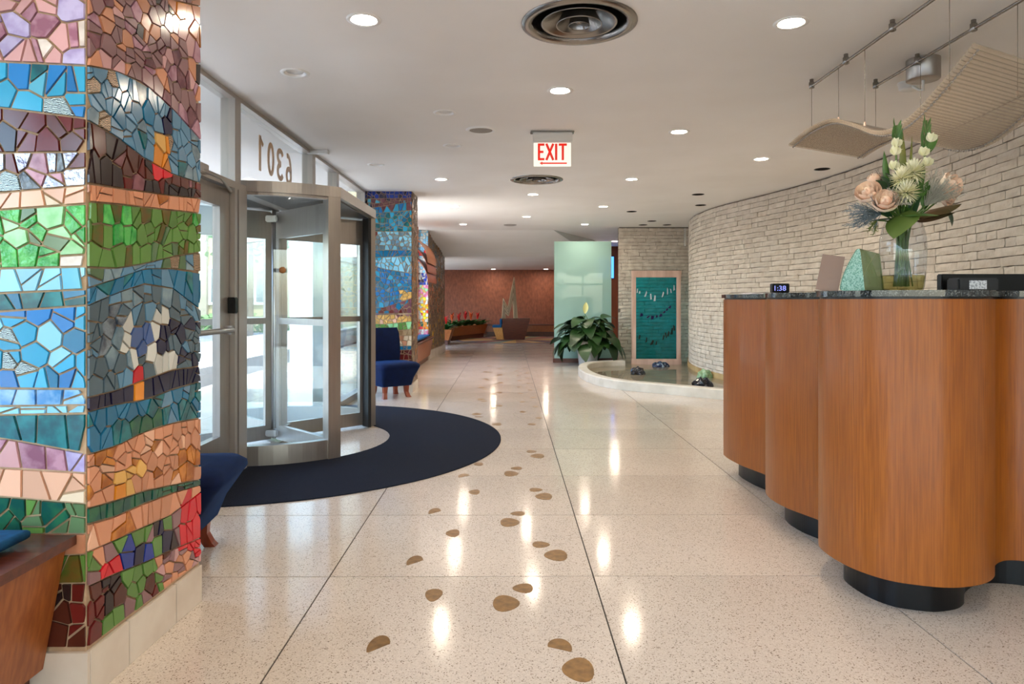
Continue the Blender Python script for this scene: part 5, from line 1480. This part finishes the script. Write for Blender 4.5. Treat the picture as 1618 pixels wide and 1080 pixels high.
# ------------------------------------------------------------------ far lobby
tv = empty('wall_screen', (0, 0, 0), 0, 'lit blue screen on the brown wall behind the glass screen', 'screen')
c = P(963, 422, 17.85)
MB().bbox(c.x - .32, c.x + .13, 17.9, 17.98, c.z - .3, c.z + .3, .006).build('bezel', M_black, tv)
MB().box(c.x - .31, c.x + .12, 17.893, 17.9, c.z - .28, c.z + .28).build('display', mat('screen_blue', (.05, .2, .8), .3, emit=(.06, .26, 1.0), estr=1.3), tv)
rgm = [mat('rug_%d' % i, srgb(*c_), .8) for i, c_ in enumerate(((150, 100, 60), (190, 140, 70), (110, 120, 100), (140, 60, 40), (90, 80, 90), (196, 150, 96)))]
rg = MB()
for k in range(24):
    a0, a1 = 2 * PI * k / 24, 2 * PI * (k + 1) / 24
    rg.add([(0, 0, .007), (1.75 * math.cos(a0), 1.75 * math.sin(a0), .007), (1.75 * math.cos((a0 + a1) / 2), 1.75 * math.sin((a0 + a1) / 2), .007), (1.75 * math.cos(a1), 1.75 * math.sin(a1), .007)], [(0, 1, 2, 3)], k * 5 % 6)
ro = rg.lathe([(1.75, .007), (1.83, .007), (1.835, .001)], 48, 4).build('round_rug', rgm); ro.location = (.12, 20.75, 0); tag(ro, 'round multicoloured rug under the far seat', 'rug')
fs_ = empty('far_seat', (0, 0, 0), 0, 'dark wooden block seat with a blue cushion on the round rug', 'seat')
def taper(x0, x1, X0, X1, y0, y1, z0, z1, dy=.08):
    return MB().add([(x0, y0 + dy, z0), (x1, y0 + dy, z0), (x1, y1, z0), (x0, y1, z0), (X0, y0, z1), (X1, y0, z1), (X1, y1, z1), (X0, y1, z1)], [(3, 2, 1, 0), (4, 5, 6, 7), (0, 1, 5, 4), (1, 2, 6, 5), (2, 3, 7, 6), (3, 0, 4, 7)])
taper(-.24, .38, -.30, .55, 20.6, 21.4, .01, .645).build('planter_block', M_wood_d, fs_)
taper(-.46, -.245, -.58, -.30, 20.62, 21.38, .01, .37).build('seat_base', M_wood_l, fs_)
MB().bbox(-.60, -.31, 20.6, 21.4, .371, .44, .02).build('seat_pad', M_blue_f, fs_)
MB().bbox(-.37, -.30, 20.62, 21.38, .44, .64, .02).build('back_pad', M_blue_f, fs_)
zs = empty('zigzag_sculpture', (0, 0, 0), 0, 'pointed zigzag slat sculpture standing on the dark wooden block', 'sculpture')
def zsp(x, y): p = P(690 + x / 8.305, 430 + y / 8.305, 21.0); return Vector((p.x, 21.0, p.z))
M_slat = mat('pale_slat', srgb(206, 180, 142), .5); M_slat2 = mat('grey_slat', srgb(150, 126, 98), .5)
zzp = [(855, 610), (873, 342), (932, 470), (1016, 62), (1062, 610)]
for k in range(7):
    q = k / 7.0
    cpt = []
    for (x, y) in zzp:
        xx = x + (960 - x) * q * .55 if x in (855, 1062) else (x + q * (26 if x < 900 else (-18 if x > 1000 else 10)))
        yy = 618 if y == 610 else min(612, y + q * (210 if x < 900 else (360 if x > 1000 else 120)))
        cpt.append(zsp(xx, yy))
    b = MB()
    for a, c in zip(cpt, cpt[1:]):
        d = (c - a).normalized(); nn = Vector((-d.z, 0, d.x)) * .011
        dy_ = Vector((0, .03 + .02 * (k % 2), 0))
        vs = [a - nn - dy_, c - nn - dy_, c + nn - dy_, a + nn - dy_, a - nn + dy_, c - nn + dy_, c + nn + dy_, a + nn + dy_]
        b.add(vs, [(0, 1, 2, 3), (7, 6, 5, 4), (0, 4, 5, 1), (3, 2, 6, 7), (1, 5, 6, 2), (0, 3, 7, 4)])
    b.build('zigzag_slat', M_slat if k % 2 == 0 else M_slat2, zs)
wb = empty('wall_bench', (0, 0, 0), 0, 'long low wooden bench along the terracotta wall', 'bench')
MB().box(-.85, 1.9, 22.45, 22.96, .37, .40).build('top', M_wood_d, wb)
MB().box(-.83, 1.88, 22.5, 22.95, .16, .37).build('front_panel', M_wood_m, wb)
MB().box(-.83, 1.88, 22.58, 22.95, .001, .16).build('plinth', M_wood_d, wb)
def planter(pts, h, label, nplants, seed, spots):
    t = empty('planter_box', (0, 0, 0), 0, label, 'planter', 'wooden planters in the far lobby')
    inn_ = offset(pts, -.06)
    b = MB(); n = len(pts)
    low = offset(pts, -.09)
    b.add([(p[0], p[1], .13) for p in low] + [(p[0], p[1], h) for p in pts] + [(p[0], p[1], h) for p in offset(pts, -.04)] + [(p[0], p[1], h - .08) for p in inn_],
          [(i, (i + 1) % n, n + (i + 1) % n, n + i) for i in range(n)] + [(n + i, n + (i + 1) % n, 2 * n + (i + 1) % n, 2 * n + i) for i in range(n)] + [(2 * n + i, 2 * n + (i + 1) % n, 3 * n + (i + 1) % n, 3 * n + i) for i in range(n)])
    b.build('box', M_wood_m, t)
    MB().prism(offset(pts, -.12), .001, .13).build('plinth', M_wood_d, t)
    MB().prism(inn_, h - .1, h - .07).build('soil', MATS['soil'], t)
    return t
M_brom = mat('bromeliad_leaf', srgb(44, 104, 40), .4, c2=srgb(30, 80, 32), scale=6, island=.25); M_bred = mat('bromeliad_red', srgb(200, 32, 28), .5); M_bor = mat('bromeliad_orange', srgb(214, 84, 40), .5)
def bromeliad(p, s, fl, label, seed):
    q = random.Random(seed); t = empty('bromeliad', p, q.uniform(0, 6), label, 'plant', 'bromeliads in the far planters')
    b = MB()
    for k in range(16):
        a = k * 2.4; add_blade(b, Vector((0, 0, 0)), (math.cos(a), math.sin(a), .7 + .9 * k / 16), .34 * s * q.uniform(.7, 1.1), .07 * s, .45, .3, 0, 0, 5)
    b.build('leaves', M_brom, t)
    if fl:
        b = MB()
        for k in range(8):
            a = k * 2.4; add_blade(b, Vector((0, 0, .12 * s + .02 * k)), (math.cos(a) * .4, math.sin(a) * .4, 1), .12 * s, .04 * s, .1, .4, 0, 0, 4)
        b.tube([Vector((0, 0, 0)), Vector((0, 0, .26 * s))], .012, 5); b.build('flower', fl, t)
planter([(-2.3, 18.15), (-1.60, 18.15), (-1.62, 19.4), (-2.3, 19.4)], .42, 'wooden planter nearest the farthest mosaic pillar', 0, 0, 0)
planter([(-2.2, 20.2), (-1.75, 20.0), (-.80, 22.3), (-.95, 22.7), (-1.9, 22.7)], .42, 'long wooden planter beside the terracotta wall', 0, 0, 0)
for k, (x, y, s, c_, lb) in enumerate(((-1.78, 18.45, 1.0, M_bred, 'red bromeliad in the nearest far planter'), (-2.05, 18.7, .9, None, 'green bromeliad at the back of the nearest far planter'), (-1.85, 19.1, .9, None, 'green bromeliad at the rear corner of nearest far planter'),
        (-1.80, 20.5, 1.1, M_bor, 'orange bromeliad leftmost in the long planter'), (-1.62, 20.85, 1.1, M_bred, 'red bromeliad second in the long planter'), (-1.45, 21.3, 1.2, M_bred, 'red bromeliad third in the long planter'),
        (-1.30, 21.55, 1.2, M_bor, 'orange bromeliad fourth in the long planter'), (-1.10, 21.95, 1.1, M_bred, 'dark red bromeliad fifth in the long planter'), (-.98, 22.3, 1.0, None, 'green leafy bromeliad last in the long planter'), (-1.75, 21.3, 1.0, None, 'green bromeliad at the back of the long planter'))):
    bromeliad((x, y, .37), s * 1.35, c_, lb, k)

# ------------------------------------------------------------------ the street outside
out_w = MB().box(-9.0, -1.95, -12, 60, -.22, -.03)
tag(out_w.build('sidewalk', mat('concrete', srgb(192, 189, 182), .85, c2=srgb(178, 175, 168), scale=1.5)), 'pale concrete sidewalk outside', None, None, 'structure')
tag(MB().box(-26, -9.0, -12, 90, -.35, -.14).build('street', mat('asphalt', srgb(112, 114, 118), .9, c2=srgb(98, 100, 104), scale=3)), 'grey asphalt street', None, None, 'structure')
tag(MB().box(-60, 60, -60, 140, -.6, -.36).build('ground', mat('ground', srgb(120, 122, 110), .95)), 'ground beyond the street', None, None, 'structure')
tag(MB().box(-3.75, -2.06, -8.6, 8.9, 2.66, 2.84).build('trim_4', M_ceil), 'white canopy soffit over the entrance outside', None, None, 'structure')
pst = MB().bbox(-3.45, -3.05, 10.6, 11.0, -.03, 2.66, .01).box(-3.5, -3.0, 10.55, 11.05, -.03, .1)
tag(pst.build('canopy_post', mat('post_paint', srgb(206, 216, 222), .6)), 'pale blue grey square post under canopy outside the door', 'post')
def building(x0, x1, y0, y1, h, c, c2, label, nf, nw, name='apartment_building', c3=(148, 140, 122)):
    t = empty(name, (0, 0, 0), 0, label, 'building')
    MB().box(x0, x1, y0, y1, -.3, h).build('walls', mat('facade_%d' % int(x0 * 10), srgb(*c), .85, c2=srgb(*c2), scale=2), t)
    MB().box(x0 - .2, x1 + .2, y0 - .2, y1 + .2, h, h + .4).build('cornice', mat('cornice', srgb(*c3), .8), t)
    for i in range(nf):
        for j in range(nw):
            wx = x0 + (x1 - x0) * (j + .5) / nw; z0 = 1.0 + i * 3.1
            w_ = MB().box(wx - .75, wx + .75, y0 - .08, y0 - .002, z0, z0 + 1.7).build('window', M_white, t)
            MB().box(wx - .62, wx - .04, y0 - .10, y0 - .081, z0 + .12, z0 + 1.58).box(wx + .04, wx + .62, y0 - .10, y0 - .081, z0 + .12, z0 + 1.58).build('pane', mat('far_pane', srgb(90, 104, 112), .1), w_)
    for j in range(nw + 1):
        wx = x0 + (x1 - x0) * j / nw
        MB().box(wx - .22, wx + .22, y0 - .2, y0 - .001, -.3, h).build('pilaster', MATS['cornice'], t)
building(-17.5, -7.6, 30, 42, 13, (168, 154, 118), (156, 142, 108), 'cream brick apartment building across the street', 4, 5)
building(-40, -19, 22, 60, 10, (124, 116, 98), (112, 102, 86), 'long tan building at the far side of street', 3, 7)
building(-6.2, -3.9, 46, 60, 9, (136, 142, 148), (126, 132, 138), 'narrow pale building beyond the cream one', 3, 2)
def tree(x, y, h, r, label, seed, trunk=True):
    q = random.Random(seed); t = empty('street_tree' if trunk else 'hedge', (x, y, -.3), 0, label, 'tree' if trunk else 'hedge', 'street greenery')
    if trunk: MB().tube([Vector((0, 0, 0)), Vector((.05, 0, h * .4)), Vector((0, .05, h * .75))], [.14, .11, .05], 8).build('trunk', mat('bark', srgb(90, 74, 58), .9), t)
    b = MB()
    for k in range(900 if trunk else 500):
        u, v_, w_ = q.gauss(0, .42), q.gauss(0, .42), q.gauss(0, .36)
        p = Vector((u * r, v_ * r, h * .72 + w_ * h * .32)) if trunk else Vector((q.uniform(-1, 1) * r, q.uniform(-.5, .5), q.uniform(0, h)))
        d = Vector((q.uniform(-1, 1), q.uniform(-1, 1), q.uniform(-.6, .6))).normalized()
        add_blade(b, p, d, .34, .2, .2, .1, q.uniform(-1, 1), 0, 2)
    o = b.build('foliage', mat('tree_leaf', srgb(96, 138, 70), .6, c2=srgb(70, 112, 52), scale=3, island=.25), t); o['kind'] = 'stuff'
tree(-9.6, 25, 6.5, 2.2, 'leafy street tree before the cream building, left', 1)
tree(-6.9, 27, 5.5, 1.8, 'leafy street tree at the corner of the cream building', 2)
tree(-11.5, 28.5, .9, 2.2, 'low green hedge before the cream building', 3, False)
tree(-5.6, 40, 7, 2.4, 'distant street tree before the narrow pale building', 4)
